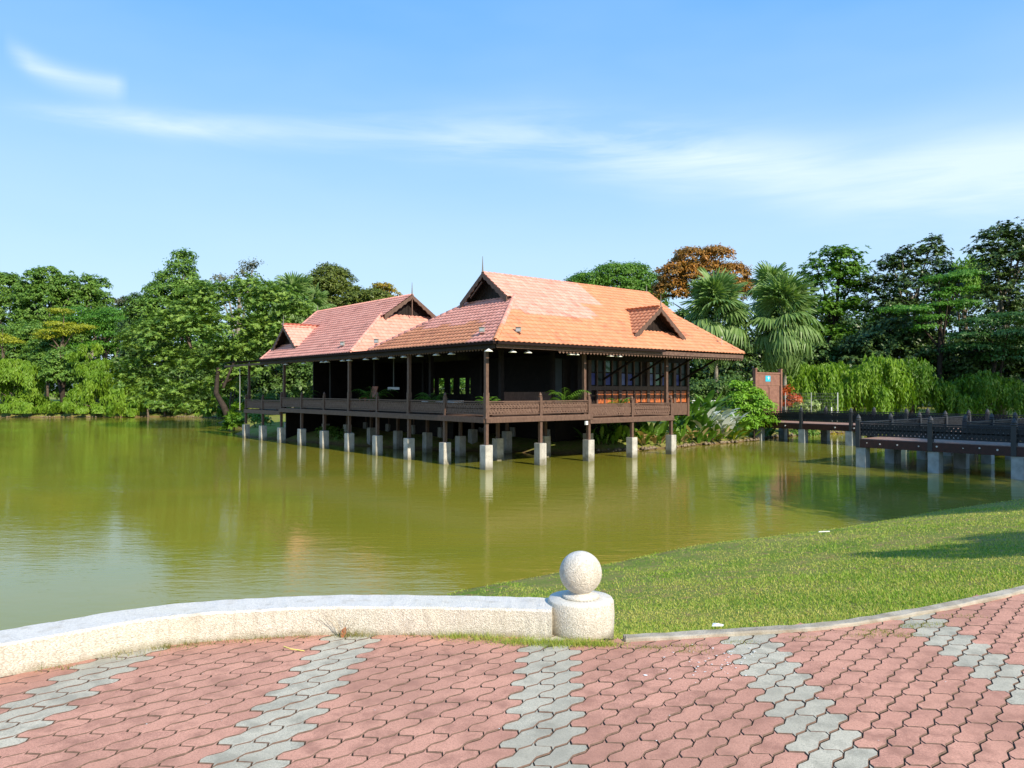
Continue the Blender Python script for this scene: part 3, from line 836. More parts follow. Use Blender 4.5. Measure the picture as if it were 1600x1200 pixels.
o = part(sc, 'scalloped_trim', M_brown); o['kind'] = 'stuff'
# dark ceilings under the roofs
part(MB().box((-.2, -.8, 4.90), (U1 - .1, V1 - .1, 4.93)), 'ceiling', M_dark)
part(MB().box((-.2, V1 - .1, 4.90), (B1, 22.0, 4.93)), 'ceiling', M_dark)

# decks
HIV = 7 * SP; HIU = 2 * SP; ENDV = 9 * SP; ENDU = 4 * SP
part(MB().box((-.12, -.12, DZ - .06), (HIU + .1, 9.5, DZ)), 'deck_floor', M_brown2)
part(MB().box((-.12, 9.5, DZ - .06), (9.7, HIV, DZ)), 'deck_floor', M_brown2)
part(MB().box((-.12, HIV, DZ - LOW - .06), (6.0, ENDV + .1, DZ - LOW)), 'deck_floor', M_brown2)
part(MB().box((HIU + .1, -.12, DZ - LOW - .06), (ENDU + .1, 2.2, DZ - LOW)), 'deck_floor', M_brown2)
part(MB().box((HIU + .1, 2.2, DZ - .06), (15.6, 9.5, DZ)), 'house_floor', M_dark)
part(MB().box((-.10, -.14, 1.82), (HIU + .14, -.02, 1.99)), 'edge_beam', M_brown)
part(MB().box((-.14, -.02, 1.82), (-.02, HIV + .1, 1.99)), 'edge_beam', M_brown)
part(MB().box((HIU + .0, -.12, 1.64), (ENDU + .1, .0, 1.82)), 'edge_beam', M_brown)
part(MB().box((-.12, HIV, 1.64), (0, ENDV + .1, 1.82)), 'edge_beam', M_brown)
part(MB().box((ENDU - .02, .0, 1.64), (ENDU + .1, 2.2, 1.82)), 'edge_beam', M_brown)
for (a, b) in (((-.2, 3), (9.6, 3)), ((-.2, 8.5), (9.6, 8.5)), ((-.2, 14), (9, 14)), ((-.2, 19.8), (9, 19.8))):
    part(MB().bar((a[0] + .3, a[1], 1.85), (b[0], b[1], 1.85), .14, .22), 'floor_beam', M_dark)


def post_geo(z0, z1, w=.15, cap=True):
    b = MB(); h = w / 2; b.box((-h, -h, z0), (h, h, z1))
    if cap:
        b.lathe([(h * 1.25, z1), (h * 1.35, z1 + .035), (h * .9, z1 + .06), (h * 1.15, z1 + .10), (h * .75, z1 + .16), (.008, z1 + .22)], 8)
    return b


pier_me = MB().box((-.185, -.185, -.9), (.185, .185, .94)).mesh('pier', M_conc)
def bevel(me, w):
    bm = bmesh.new(); bm.from_mesh(me); bmesh.ops.bevel(bm, geom=bm.edges[:], offset=w, segments=2, affect='EDGES'); bm.to_mesh(me); bm.free()
bevel(pier_me, .012)
stub_me = MB().box((-.065, -.065, .93), (.065, .065, 1.83)).mesh('stilt', M_brown)
rail_hi = post_geo(1.99, 2.80, .13).mesh('rail_post', M_brown); rail_lo = post_geo(1.82, 2.63, .13).mesh('rail_post', M_brown)
tall_me = MB().box((-.085, -.085, 1.99), (.085, .085, 3.0)).box((-.068, -.068, 3.0), (.068, .068, 4.86)).mesh('veranda_column', M_brown)


def panel_geo(L_, z0, z1, m_frame, m_lat, cell=.155):
    """railing bay along x from 0..L_: rails plus pierced lattice board with real holes"""
    b = MB(); b.box((0, -.045, z1 - .05), (L_, .045, z1)); b.box((0, -.03, z1 - .12), (L_, .03, z1 - .085)); b.box((0, -.03, z0), (L_, .03, z0 + .05))
    a0 = z0 + .05; a1 = z1 - .12; h = a1 - a0; n = int(round(L_ / cell)); c = L_ / n
    # rows of diamonds: crossing slats
    for k in range(-2, n + 1):
        for s in (1, -1):
            x0 = k * c; x1 = x0 + h
            p = [(x0, a0), (x1, a1)] if s > 0 else [(x0, a1), (x1, a0)]
            (xa, za), (xb, zb) = p
            if xa < 0:
                t = (0 - xa) / (xb - xa); za += (zb - za) * t; xa = 0
            if xb > L_:
                t = (L_ - xa) / (xb - xa); zb = za + (zb - za) * t; xb = L_
            if xb - xa < .03: continue
            y = .004 * s
            b.bar((xa, y, za), (xb, y, zb), .012, .078, 1, up=(0, 0, 1))
    b.box((0, -.010, a0 + h * .46), (L_, .010, a0 + h * .56), 1)
    return b


def run_rail(parent, pts, z0, z1, post_me, frame, lat, skip=(), last=True):
    for k in range(len(pts) - 1):
        p = Vector(pts[k]); q = Vector(pts[k + 1]); L_ = (q - p).length; ang = math.atan2((q - p).y, (q - p).x)
        if k not in skip: link('rail_post', post_me, parent, (p.x, p.y, 0), (0, 0, ang))
        key = (round(L_, 3), z0, z1, frame.name)
        if key not in PAN: PAN[key] = panel_geo(L_ - .13, z0, z1, frame, lat).mesh('railing_panel', [frame, lat])
        dd = (q - p).normalized() * .065
        link('railing_panel', PAN[key], parent, (p.x + dd.x, p.y + dd.y, 0), (0, 0, ang))
    if last: link('rail_post', post_me, parent, (pts[-1][0], pts[-1][1], 0), (0, 0, ang))


PAN = {}
run_rail(house, [(0, k * SP) for k in range(8)], 2.13, 2.67, rail_hi, M_brown, M_brown2, skip=(0, 2, 4))
run_rail(house, [(k * SP, 0) for k in range(3)], 2.13, 2.67, rail_hi, M_brown, M_brown2, skip=(0,))
run_rail(house, [(0, k * SP) for k in (7, 8, 9)], 1.96, 2.50, rail_lo, M_brown, M_brown2, skip=(0,), last=False)
run_rail(house, [(k * SP, 0) for k in (2, 3, 4)], 1.96, 2.50, rail_lo, M_brown, M_brown2, skip=(0,))
run_rail(house, [(ENDU, 0), (ENDU, 2.1)], 1.96, 2.50, rail_lo, M_brown, M_brown2, skip=(0,), last=False)
run_rail(house, [(0, ENDV), (2.6, ENDV), (5.2, ENDV)], 1.96, 2.50, rail_lo, M_brown, M_brown2)
for k in (0, 2, 4): link('veranda_column', tall_me, house, (0, k * SP, 0))
link('veranda_column', tall_me, house, (.12, HIV - .12, 0)); link('veranda_column', tall_me, house, (0.14, ENDV - .14, 0))
link('veranda_column', tall_me, house, (HIU - .14, .13, 0)); link('veranda_column', tall_me, house, (ENDU - .16, .16, 0))
pr = random.Random(2)
for k in range(10): link('pier', pier_me, house, (0, k * SP, pr.uniform(-.03, .02) - (0 if k < 7 else .05)), (0, 0, pr.uniform(-.02, .02))); link('stilt', stub_me, house, (0, k * SP, 0))
for k in range(1, 5): link('pier', pier_me, house, (k * SP, 0, pr.uniform(-.03, .02)), (0, 0, pr.uniform(-.02, .02))); link('stilt', stub_me, house, (k * SP, 0, 0))
for i in (1, 2, 3):
    for k in (1, 2, 3, 4, 5, 6, 7):
        if (i, k) in ((3, 5), (3, 6), (3, 7)): continue
        link('pier', pier_me, house, (i * SP, k * SP, pr.uniform(0, .15)), (0, 0, 0)); link('stilt', stub_me, house, (i * SP, k * SP, 0))
for k in range(8, 10): link('pier', pier_me, house, (SP, k * SP, 0))
# outer wall of the room at the right: frame, orange panels, coloured glass windows
WV = 2.2; WU0 = 7.95; WU1 = 15.45
M_glb = mat('blue_glass', (0.045, 0.055, 0.26), .3, .3); M_glw = mat('pale_blue_glass', (0.16, 0.19, 0.42), .3, .3); M_glg = mat('green_glass', (0.03, 0.13, 0.03), .12, .6)
M_gld = mat('dark_glass', (0.010, 0.026, 0.018), .3, .3)
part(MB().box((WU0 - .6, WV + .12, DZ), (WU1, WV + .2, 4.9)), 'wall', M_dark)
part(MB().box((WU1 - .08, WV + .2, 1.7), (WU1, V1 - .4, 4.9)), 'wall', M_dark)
part(MB().box((WU0 - .1, WV - .02, 1.78), (WU1 + .04, WV + .12, 2.42)), 'sill_beam', M_brown)
part(MB().box((WU0, WV - .02, 3.10), (WU1, WV + .12, 3.30)), 'window_sill', M_brown)
part(MB().box((WU0, WV, 4.55), (WU1, WV + .12, 4.9)), 'head_beam', M_dark)
part(MB().box((WU0, WV + .01, 3.93), (WU1, WV + .11, 3.99)), 'transom', M_dark)
lowc = ['b', 'd', 'b', 'd', 'w', 'b', 'd', 'k', 'w', 'g', 'b', 'd', 'b', 'd']; upc = ['d', 'd', 'g', 'd', 'd', 'd', 'd', 'k', 'g', 'd', 'd', 'd', 'd', 'd']
gm = dict(b=M_glb, d=M_gld, w=M_glw, g=M_glg, k=M_dark)
nb = 14; bw = (WU1 - WU0) / nb
for k in range(nb):
    x0 = WU0 + k * bw; x1 = x0 + bw; big = k % 4 == 0
    jw = .10 if big else .045
    part(MB().box((x0 - jw, WV - (.03 if big else .005), 2.42), (x0 + jw, WV + .11, 4.55)), 'mullion', M_brown if True else M_dark)
    if k > 0: part(MB().box((x0 + jw + .015, WV + .03, 2.46), (x1 - .06, WV + .09, 3.06)), 'orange_panel' if k > 0 else 'panel', M_orange if k > 0 else M_brown)
    fr = part(MB().box((x0 + jw, WV + .05, 3.30), (x0 + jw + .05, WV + .11, 4.55)).box((x1 - .095, WV + .05, 3.30), (x1 - .045, WV + .11, 4.55)).box((x0 + jw + .05, WV + .05, 3.30), (x1 - .095, WV + .11, 3.36)), 'window', M_dark)
    MB().box((x0 + jw + .05, WV + .07, 3.36), (x1 - .095, WV + .085, 3.93)).build('pane', gm[lowc[k]], fr)
    MB().box((x0 + jw + .05, WV + .07, 3.99), (x1 - .095, WV + .085, 4.55)).build('pane', gm[upc[k]], fr)
part(MB().box((WU1 - .04, WV - .06, 1.7), (WU1 + .12, WV + .12, 4.9)), 'corner_post', M_brown)
# eave brackets
for u_ in (WU0 + .9, WU0 + 2.9, WU0 + 4.9, WU0 + 6.9):
    part(MB().bar((u_, WV, 3.6), (u_, V0 + .5, 4.85), .07, .09), 'eave_bracket', M_dark)
# inner open hall: columns, half-height panels, door, back wall with openings
M_dgrey = mat('grey_blue_door', (0.035, 0.045, 0.05), .5, .3)
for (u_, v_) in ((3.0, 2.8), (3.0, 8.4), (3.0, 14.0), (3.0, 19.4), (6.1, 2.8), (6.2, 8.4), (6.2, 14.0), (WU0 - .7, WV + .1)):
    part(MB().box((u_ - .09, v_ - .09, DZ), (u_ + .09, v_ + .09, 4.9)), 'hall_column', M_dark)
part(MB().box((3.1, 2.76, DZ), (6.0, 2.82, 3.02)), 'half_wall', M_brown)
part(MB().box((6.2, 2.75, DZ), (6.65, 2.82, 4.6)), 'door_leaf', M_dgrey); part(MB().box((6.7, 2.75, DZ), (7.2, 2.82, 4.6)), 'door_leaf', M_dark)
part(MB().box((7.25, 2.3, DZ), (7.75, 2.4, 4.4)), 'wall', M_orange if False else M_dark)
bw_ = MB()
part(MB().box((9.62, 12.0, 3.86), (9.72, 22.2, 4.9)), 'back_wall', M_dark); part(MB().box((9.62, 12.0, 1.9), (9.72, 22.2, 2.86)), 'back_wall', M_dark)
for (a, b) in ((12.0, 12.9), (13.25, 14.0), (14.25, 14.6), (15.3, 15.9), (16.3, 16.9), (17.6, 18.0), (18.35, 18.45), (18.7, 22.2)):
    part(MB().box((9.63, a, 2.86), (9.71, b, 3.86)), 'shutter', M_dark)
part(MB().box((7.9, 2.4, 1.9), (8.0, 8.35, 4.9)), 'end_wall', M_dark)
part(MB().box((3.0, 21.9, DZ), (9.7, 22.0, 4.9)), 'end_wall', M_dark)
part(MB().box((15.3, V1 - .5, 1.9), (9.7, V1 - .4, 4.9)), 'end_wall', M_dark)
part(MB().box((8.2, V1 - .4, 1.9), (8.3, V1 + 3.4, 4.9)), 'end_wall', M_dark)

for (a, b) in (((8.4, 5.1, .2), (8.5, 22.0, 1.86)), ((8.5, 5.2, .2), (15.3, 5.3, 2.0)), ((1.2, 21.9, .0), (8.4, 22.0, 1.86)), ((5.6, 10.2, .2), (5.7, 22.0, 1.86))):  # dark walls added under the floor so the space below looks deeply shaded
    part(MB().box(a, b), 'added_dark_wall', M_dark)

# small things of the veranda
def world_of(u, v, z): x, y = uv(u, v); return (x, y, z)
shade = MB().lathe([(.165, 0), (.168, .012), (.12, .045), (.06, .085), (.03, .10), (.02, .12)], 16).mesh('shade', mat('white_enamel', (.78, .78, .72), .35, .5), True)
lamps = [(417, 569), (447, 567), (475, 566), (504, 564), (511, 564.5), (536, 562), (546, 561), (572, 560), (587, 559), (612, 558), (631.5, 556), (656, 555), (682, 553), (705.6, 552)]
words = ['first', 'second', 'third', 'fourth', 'fifth', 'sixth', 'seventh', 'eighth', 'ninth', 'tenth', 'eleventh', 'twelfth', 'thirteenth', 'fourteenth']
cordm = MB().box((-.008, -.008, .1), (.008, .008, .25)).mesh('cord', M_gutter)
def on_plane(px, py, u=None, v=None):
    dx = (px - 800) / F; C = Vector((CX, CY)); d = Vector((dx, 1))
    t = (u + C.dot(Ru)) / d.dot(Ru) if u is not None else (v + C.dot(Lv)) / d.dot(Lv)
    return Vector((dx * t, t, H - (py - Y0) * t / F))
for k, (px, py) in enumerate(lamps):
    p = on_plane(px, py + 1.5, u=-.12)
    l = thing('pendant_lamp', 'small white pendant lamp under the left eave, %s from the far left end' % words[k], 'lamp', (p.x, p.y, 4.57), 0, 'white pendant lamps under the eaves')
    link('shade', shade, l); link('cord', cordm, l)
rl = [(763.5, 548, 'nearest the corner column'), (801, 549, 'first right of corner column'), (825, 550, 'second right of corner column'), (892, 553, 'left one beside the middle column'), (899.6, 553.5, 'right one beside the middle column'), (953.6, 555, 'left one before the coloured windows'), (967, 555, 'rightmost, before the coloured windows')]
for px, py, w in rl:
    p = on_plane(px, py + 1, v=-.7)
    l = thing('pendant_lamp', 'small white pendant lamp under the right eave, ' + w, 'lamp', (p.x, p.y, 4.57), 0, 'white pendant lamps under the eaves')
    link('shade', shade, l); link('cord', cordm, l)

def floodlight(px, py, u=None, v=None, lab='', zb=5.0):
    p = on_plane(px, py, u=u, v=v)
    t = thing('roof_floodlight', lab, 'floodlight', (p.x, p.y, zb), -.3, 'floodlights on posts along the roof edge')
    h = p.z - zb
    MB().tube([(0, 0, -.1), (0, 0, h - .12)], .022, 6).box((-.1, -.015, h - .17), (.1, .015, h - .13)).build('bracket', mat('rusty_iron', (.12, .045, .03), .8), t)
    MB().box((-.10, -.06, h - .09), (.10, .06, h + .09)).box((-.12, -.10, h + .09), (.12, .07, h + .105)).build('lamp_housing', mat('aged_grey_housing', (.30, .30, .27), .6), t)
    MB().box((-.08, -.072, h - .06), (.08, -.062, h + .05)).build('lens', M_metal, t)
floodlight(753, 515, u=.15, lab='grey floodlight on a rusty post above the roof corner, left of the corner ridge')
floodlight(810, 515, v=-.5, lab='grey floodlight on a rusty post right of the corner ridge, over orange tiles')
floodlight(535, 537, u=.15, lab='grey floodlight on a post above the pink roof edge far along the left side')
floodlight(588, 533, u=.15, lab='small dark floodlight on a post at the valley between the two roofs')
t = thing('lightning_rod', 'thin dark rod standing on the right end of the orange roof', 'rod', world_of(14.9, -.4, 5.1)); MB().tube([(0, 0, 0), (0, 0, .7)], .015, 6).lathe([(.05, .66), (.05, .74)], 8).build('rod', M_metal, t)
t = thing('service_pole', 'thin white pole standing beside the far left end of the veranda', 'pole', world_of(-.35, ENDV + .15, 0)); MB().tube([(0, 0, 1.8), (0, 0, 4.5)], .02, 6).build('pole', M_metal, t)
p = on_plane(615, 607, u=2.2)
t = thing('hanging_panel', 'small white panel hanging on a grey stem inside the dark veranda', 'fixture', (p.x, p.y, p.z)); MB().box((-.3, -.03, -.07), (.3, .03, .07)).build('panel', M_white, t); MB().box((-.03, -.02, .07), (.03, .02, 4.9 - p.z)).build('stem', mat('grey_stem', (.12, .13, .12), .6), t)
p = on_plane(653, 626, u=1.2)
t = thing('white_bench', 'low white-topped bench behind the long left railing', 'bench', (*uv(1.2, 4.8), DZ), TH); MB().box((-.25, -1.3, .52), (.25, 1.3, .60)).build('bench_top', M_white, t)
for a in (-1.1, 1.1): MB().box((-.2, a - .06, 0), (.2, a + .06, .52)).build('leg', M_brown, t)
t = thing('wooden_armchair', 'brown wooden armchair standing on the long shaded veranda', 'chair', (*uv(1.6, 12.4), DZ), TH)
MB().box((-.3, -.32, .38), (.3, .32, .45)).build('seat', M_orange, t)
MB().bar((.26, 0, .45), (.5, 0, 1.25), .6, .04, up=(1, 0, 0)).build('backrest', M_orange, t)
for a in (-.28, .28):
    MB().box((-.3, a - .03, .62), (.35, a + .03, .66)).build('armrest', M_orange, t)
    for b in (-.27, .27): MB().box((b - .025, a - .025, 0), (b + .025, a + .025, .62)).build('leg', M_orange, t)
t = thing('junction_box', 'small white box under the deck beam where the deck steps down', 'box', (*uv(HIU - .3, -.16), 1.68), TH); MB().box((-.07, -.04, -.08), (.07, .04, .08)).build('box_body', M_white, t)

# ------------------------------------------------------------------ zigzag footbridge (same grid as the house)
bridge = thing('zigzag_footbridge', 'zigzag footbridge with black railings and maroon beams on grey concrete piles', 'footbridge', (CX, CY, 0), TH)
A_, Bv, Cu, Dw = 12.18, -8.8, 23.6, 2.75
BZ = 1.15
M_bconc = mat('grey_blue_pile_concrete', (0.36, 0.38, 0.38), .85, .2, noise=4, c2=(0.26, 0.275, .27))
def bpart(b, name, m): return b.build(name, m, bridge)
S3 = (A_, A_ + 2.9, -23.5, Bv); S2 = (A_, Cu + 2.9, Bv - 2.9, Bv); S1 = (Cu, Cu + 2.9, -14.6, 3.2)
bd = MB()
for (a, b, c, d) in (S3, S1):
    v = c
    while v < d - .05: bd.box((a, v, BZ - .05), (b, v + .14, BZ)); v += .15
o = bpart(bd, 'deck_boards', M_tan); o['kind'] = 'stuff'
bd = MB(); u = A_ + 2.9
while u < Cu - .05: bd.box((u, Bv - 2.9, BZ - .05), (u + .14, Bv, BZ)); u += .15
o = bpart(bd, 'deck_boards', M_tan); o['kind'] = 'stuff'
bpart(MB().box((A_ - .06, -23.5, .80), (A_ + .06, Bv + .06, 1.13)), 'edge_beam', M_maroon)
bpart(MB().box((A_ + 2.84, -23.5, .80), (A_ + 2.96, Bv - 2.9, 1.13)), 'edge_beam', M_maroon)
bpart(MB().box((A_ + .06, Bv - .06, .80), (Cu, Bv + .06, 1.13)), 'edge_beam', M_maroon)
bpart(MB().box((A_ + 2.96, Bv - 2.96, .80), (Cu, Bv - 2.84, 1.13)), 'edge_beam', M_maroon)
bpart(MB().box((Cu - .06, Bv + .06, .80), (Cu + .06, 3.6, 1.13)), 'edge_beam', M_maroon)
bpart(MB().box((Cu - .06, -14.6, .80), (Cu + .06, Bv - 2.96, 1.13)), 'edge_beam', M_maroon)
bpart(MB().box((Cu + 2.84, -14.6, .80), (Cu + 2.96, 3.6, 1.13)), 'edge_beam', M_maroon)
bpost = MB().box((-.085, -.085, .80), (.085, .085, 1.86)).lathe([(.10, 1.86), (.115, 1.90), (.085, 1.93), (.105, 1.97), (.07, 2.05), (.012, 2.13)], 8).mesh('rail_post', mat('dark_grey_post', (0.035, 0.038, 0.042), .5, .35))
M_brt = M_black
bs = 2.75
def rr(p, q, n): p = Vector(p); q = Vector(q); return [tuple(p + (q - p) * k / n) for k in range(n + 1)]
run_rail(bridge, rr((A_, Bv), (A_, Bv - 5 * bs), 5), 1.27, 1.83, bpost, M_brt, M_black)
run_rail(bridge, rr((A_ + 2.9, Bv - 2.9), (A_ + 2.9, Bv - 2.9 - 4 * bs), 4), 1.27, 1.83, bpost, M_brt, M_black)
n2 = 4
run_rail(bridge, rr((A_, Bv), (Cu, Bv), n2), 1.27, 1.83, bpost, M_brt, M_black, skip=(0,))
run_rail(bridge, rr((A_ + 2.9, Bv - 2.9), (Cu, Bv - 2.9), 3), 1.27, 1.83, bpost, M_brt, M_black, skip=(0,))
run_rail(bridge, rr((Cu, Bv), (Cu, 3.2), 4), 1.27, 1.83, bpost, M_brt, M_black, skip=(0,))
run_rail(bridge, rr((Cu + 2.9, 3.2), (Cu + 2.9, -14.6), 6), 1.27, 1.83, bpost, M_brt, M_black)
run_rail(bridge, rr((Cu, Bv - 2.9), (Cu, -14.6), 1), 1.27, 1.83, bpost, M_brt, M_black, skip=(0,))
bp_me = MB().box((-.20, -.20, -.9), (.20, .20, .80)).mesh('pile', M_bconc); bevel(bp_me, .012)
for k in range(6):
    for u_ in (A_ + .16, A_ + 2.7):
        if k == 0 or True: link('pile', bp_me, bridge, (u_, Bv - .1 - k * bs, 0))
for k in range(1, 5):
    for v_ in (Bv - .15, Bv - 2.75): link('pile', bp_me, bridge, (A_ + k * (Cu - A_) / n2, v_, 0))
for v_ in (.15, -2.7, -5.6, 3.0, -14):
    for u_ in (Cu + .12, Cu + 2.7): link('pile', bp_me, bridge, (u_, v_, 0))
bolt = MB().lathe([(.03, 0), (.03, .02)], 8).mesh('bolt_plate', mat('chalky_white', (.6, .58, .55), .8))
br = random.Random(9)
for k in range(16):
    v_ = Bv - .35 - k * .68 + br.uniform(-.2, .2); link('bolt_plate', bolt, bridge, (A_ - .06, v_, 1.0 + br.uniform(-.03, .03)), (0, -math.pi / 2, 0), br.uniform(.6, 1.3))
for v_ in (-1.9, -3.0, 1.2): link('bolt_plate', bolt, bridge, (Cu - .06, v_, .98), (0, -math.pi / 2, 0), 1.4)

# gate at the landward end
gate = thing('timber_gate', 'tall red brown timber gate with a small blue sign at the end of the footbridge', 'gate', (*uv(Cu, 3.25), BZ), TH)
GWd = 2.75
for x_ in (-.12, GWd): MB().box((x_ - .02, -.1, -.2), (x_ + .16, .1, 3.25)).box((x_ - .04, -.12, 3.25), (x_ + .18, .12, 3.32)).build('gate_post', M_gate, gate)
MB().box((.06, -.03, 2.35), (GWd - .04, .03, 2.98)).build('top_panel', M_gate, gate); MB().box((.04, -.07, 2.98), (GWd - .02, .07, 3.08)).build('top_rail', M_gate, gate)
MB().box((.06, -.05, 2.25), (GWd - .04, .05, 2.345)).build('rail', M_gate, gate)
for k in range(2):
    x0 = .08 + k * 1.31; l = MB().box((x0, -.03, .05), (x0 + 1.27, .03, 2.24)).build('gate_leaf', M_gate, gate)
    for (z0, z1) in ((.12, .62), (.74, 1.06), (1.18, 2.14)):
        MB().box((x0 + .1, -.055, z0), (x0 + 1.17, -.033, z1)).build('raised_panel', M_gate, l)
    if True:
        for q in range(3): MB().box((x0 + .18 + q * .3, -.07, .80), (x0 + .42 + q * .3, -.058, 1.0)).build('carved_block', M_brown2, l)
sg = MB().box((1.05, -.05, 2.50), (1.60, -.034, 2.86)).build('sign_plate', mat('cyan_blue_sign', (0.03, 0.42, 0.62), .35, .5), gate)
MB().add([(1.28, -.054, 2.76), (1.49, -.054, 2.76), (1.385, -.054, 2.60)], [(0, 2, 1)]).add([(1.33, -.054, 2.80), (1.44, -.054, 2.80), (1.44, -.054, 2.77), (1.33, -.054, 2.77)], [(0, 3, 2, 1)]).build('sign_emblem', M_white, sg)
gx_, gy_ = uv(Cu + 4.3, 3.2)
fen = thing('wire_fence', 'short wire mesh fence on thin grey posts right of the timber gate', 'fence', (*uv(Cu + 3.0, 3.0), 1.0), -.35)
for k in range(3): MB().tube([(k * 1.55, 0, -.3), (k * 1.55, 0, 1.95)], .024, 6).build('fence_post', M_white if k == 2 else M_metal, fen)
wb = MB()
for k in range(32): wb.box((k * .1, -.004, .1), (k * .1 + .008, .004, 1.9))
for z_ in np.arange(.1, 1.95, .2): wb.box((0, -.006, z_), (3.1, .006, z_ + .012))
o = wb.build('wire_mesh', mat('dull_wire', (.10, .11, .10), .6), fen); o['kind'] = 'stuff'
for k, (px, D, lab) in enumerate([(1299, 54, 'short white marker post behind the footbridge railing, left one'), (1308, 55, 'short white marker post behind the footbridge railing, right one')]):
    t = thing('marker_post', lab, 'post', (WX(px, D), D, .9)); MB().tube([(0, 0, -.4), (0, 0, 1.0 - k * .35)], .05, 8).build('post', M_white, t)
t = thing('park_bench', 'small dark bench under the round tree on the far left bank', 'bench', (WX(104, 90), 90, hz(WX(104, 90), 90)))
MB().box((-.9, -.22, .42), (.9, .22, .48)).build('seat', M_barkd, t); MB().box((-.9, .2, .62), (.9, .25, .95)).build('backrest', M_barkd, t)
for a in (-.75, .75): MB().box((a - .04, -.2, 0), (a + .04, .25, .62)).build('leg', M_barkd, t)

# ------------------------------------------------------------------ vegetation
def rot_frames(nrm, r):
    """random tangent frame around normals"""
    n = nrm / (np.linalg.norm(nrm, axis=1, keepdims=True) + 1e-9)
    h = r.normal(size=n.shape); a = np.cross(n, h); a /= (np.linalg.norm(a, axis=1, keepdims=True) + 1e-9); b = np.cross(n, a)
    return n, a, b


def leaf_quads(P, N, ln, wd_, r, droop=0.0, tdir=None):
    """diamond leaves, folded a little along the midrib -> 4 verts, 1 quad each"""
    n, a, b = rot_frames(N, r)
    if tdir is not None:
        a = tdir / (np.linalg.norm(tdir, axis=1, keepdims=True) + 1e-9); b = np.cross(n, a); b /= (np.linalg.norm(b, axis=1, keepdims=True) + 1e-9)
    s = r.uniform(.65, 1.25, (len(P), 1)); L_ = ln * s; W_ = wd_ * s
    p0 = P; p2 = P + a * L_ + np.array([0, 0, -1]) * droop * L_; m = P + a * L_ * .45 + n * L_ * .05
    V = np.stack([p0, m + b * W_ * .5, p2, m - b * W_ * .5], 1).reshape(-1, 3)
    Fq = np.arange(len(V)).reshape(-1, 4); return V, Fq


def crown_points(lobes, n, r, clump, flat=1.0, shell=.62, per=34):
    """lobes (k,6) centre+radii. returns leaf points, outward normals, clump ids"""
    lobes = np.asarray(lobes, float); vol = lobes[:, 3] * lobes[:, 5] + lobes[:, 4] * lobes[:, 5]; w = vol / vol.sum()
    nc = max(14, int(n / per)); li = r.choice(len(lobes), nc, p=w)
    d = r.normal(size=(nc, 3)); d /= np.linalg.norm(d, axis=1, keepdims=True); d[:, 2] = np.where(d[:, 2] < -.35, -d[:, 2], d[:, 2])
    rad = r.uniform(shell, 1.02, (nc, 1)) ** .8
    c = lobes[li, :3] + d * rad * lobes[li, 3:]
    cs = clump * r.uniform(.6, 1.3, nc); ct = r.uniform(0, 1, nc)
    k = r.integers(0, nc, n); e = r.normal(size=(n, 3)); e /= np.linalg.norm(e, axis=1, keepdims=True)
    e[:, 2] = np.where(e[:, 2] < -.2, -e[:, 2] * .6, e[:, 2])
    q = r.uniform(.35, 1.0, (n, 1)); off = e * q * cs[k][:, None]; off[:, 2] *= .8 * flat
    return c[k] + off, e * .7 + d[k] * .5 + np.array([0, 0, .45]), k, ct


def crown_leaves(lobes, n, r, leaf, clump, flat=1.0, aspect=.55, shell=.62):
    P_, N_, k, ct = crown_points(lobes, n, r, clump, flat, shell)
    N_ = N_ + r.normal(size=N_.shape) * .45
    V, Fq = leaf_quads(P_, N_, leaf, leaf * aspect, r, .15)
    t = np.clip(ct[k] * .55 + r.uniform(0, .45, n), 0, 1)
    return V, Fq, t


def crown_rosettes(lobes, n, r, leaf, clump):
    per = 9; nr = n // per
    P_, N_, k, ct = crown_points(lobes, nr, r, clump * .9, per=7, shell=.5)
    N_ = N_ + np.array([0, 0, .5]) + r.normal(size=N_.shape) * .25; nn, a, b = rot_frames(N_, r)
    ang = r.uniform(0, 2 * np.pi, (nr, 1)) + np.arange(per)[None] * (2 * np.pi / per) + r.normal(size=(nr, per)) * .2
    td = a[:, None] * np.cos(ang)[..., None] + b[:, None] * np.sin(ang)[..., None] + nn[:, None] * r.uniform(.0, .9, (nr, per, 1))
    PP = np.repeat(P_, per, 0); TD = td.reshape(-1, 3); NN = np.repeat(nn, per, 0)
    V, Fq = leaf_quads(PP, NN, leaf, leaf * .42, r, .12, TD)
    t = np.clip(np.repeat(ct[k] * .6, per) + r.uniform(0, .4, len(PP)), 0, 1)
    return V, Fq, t


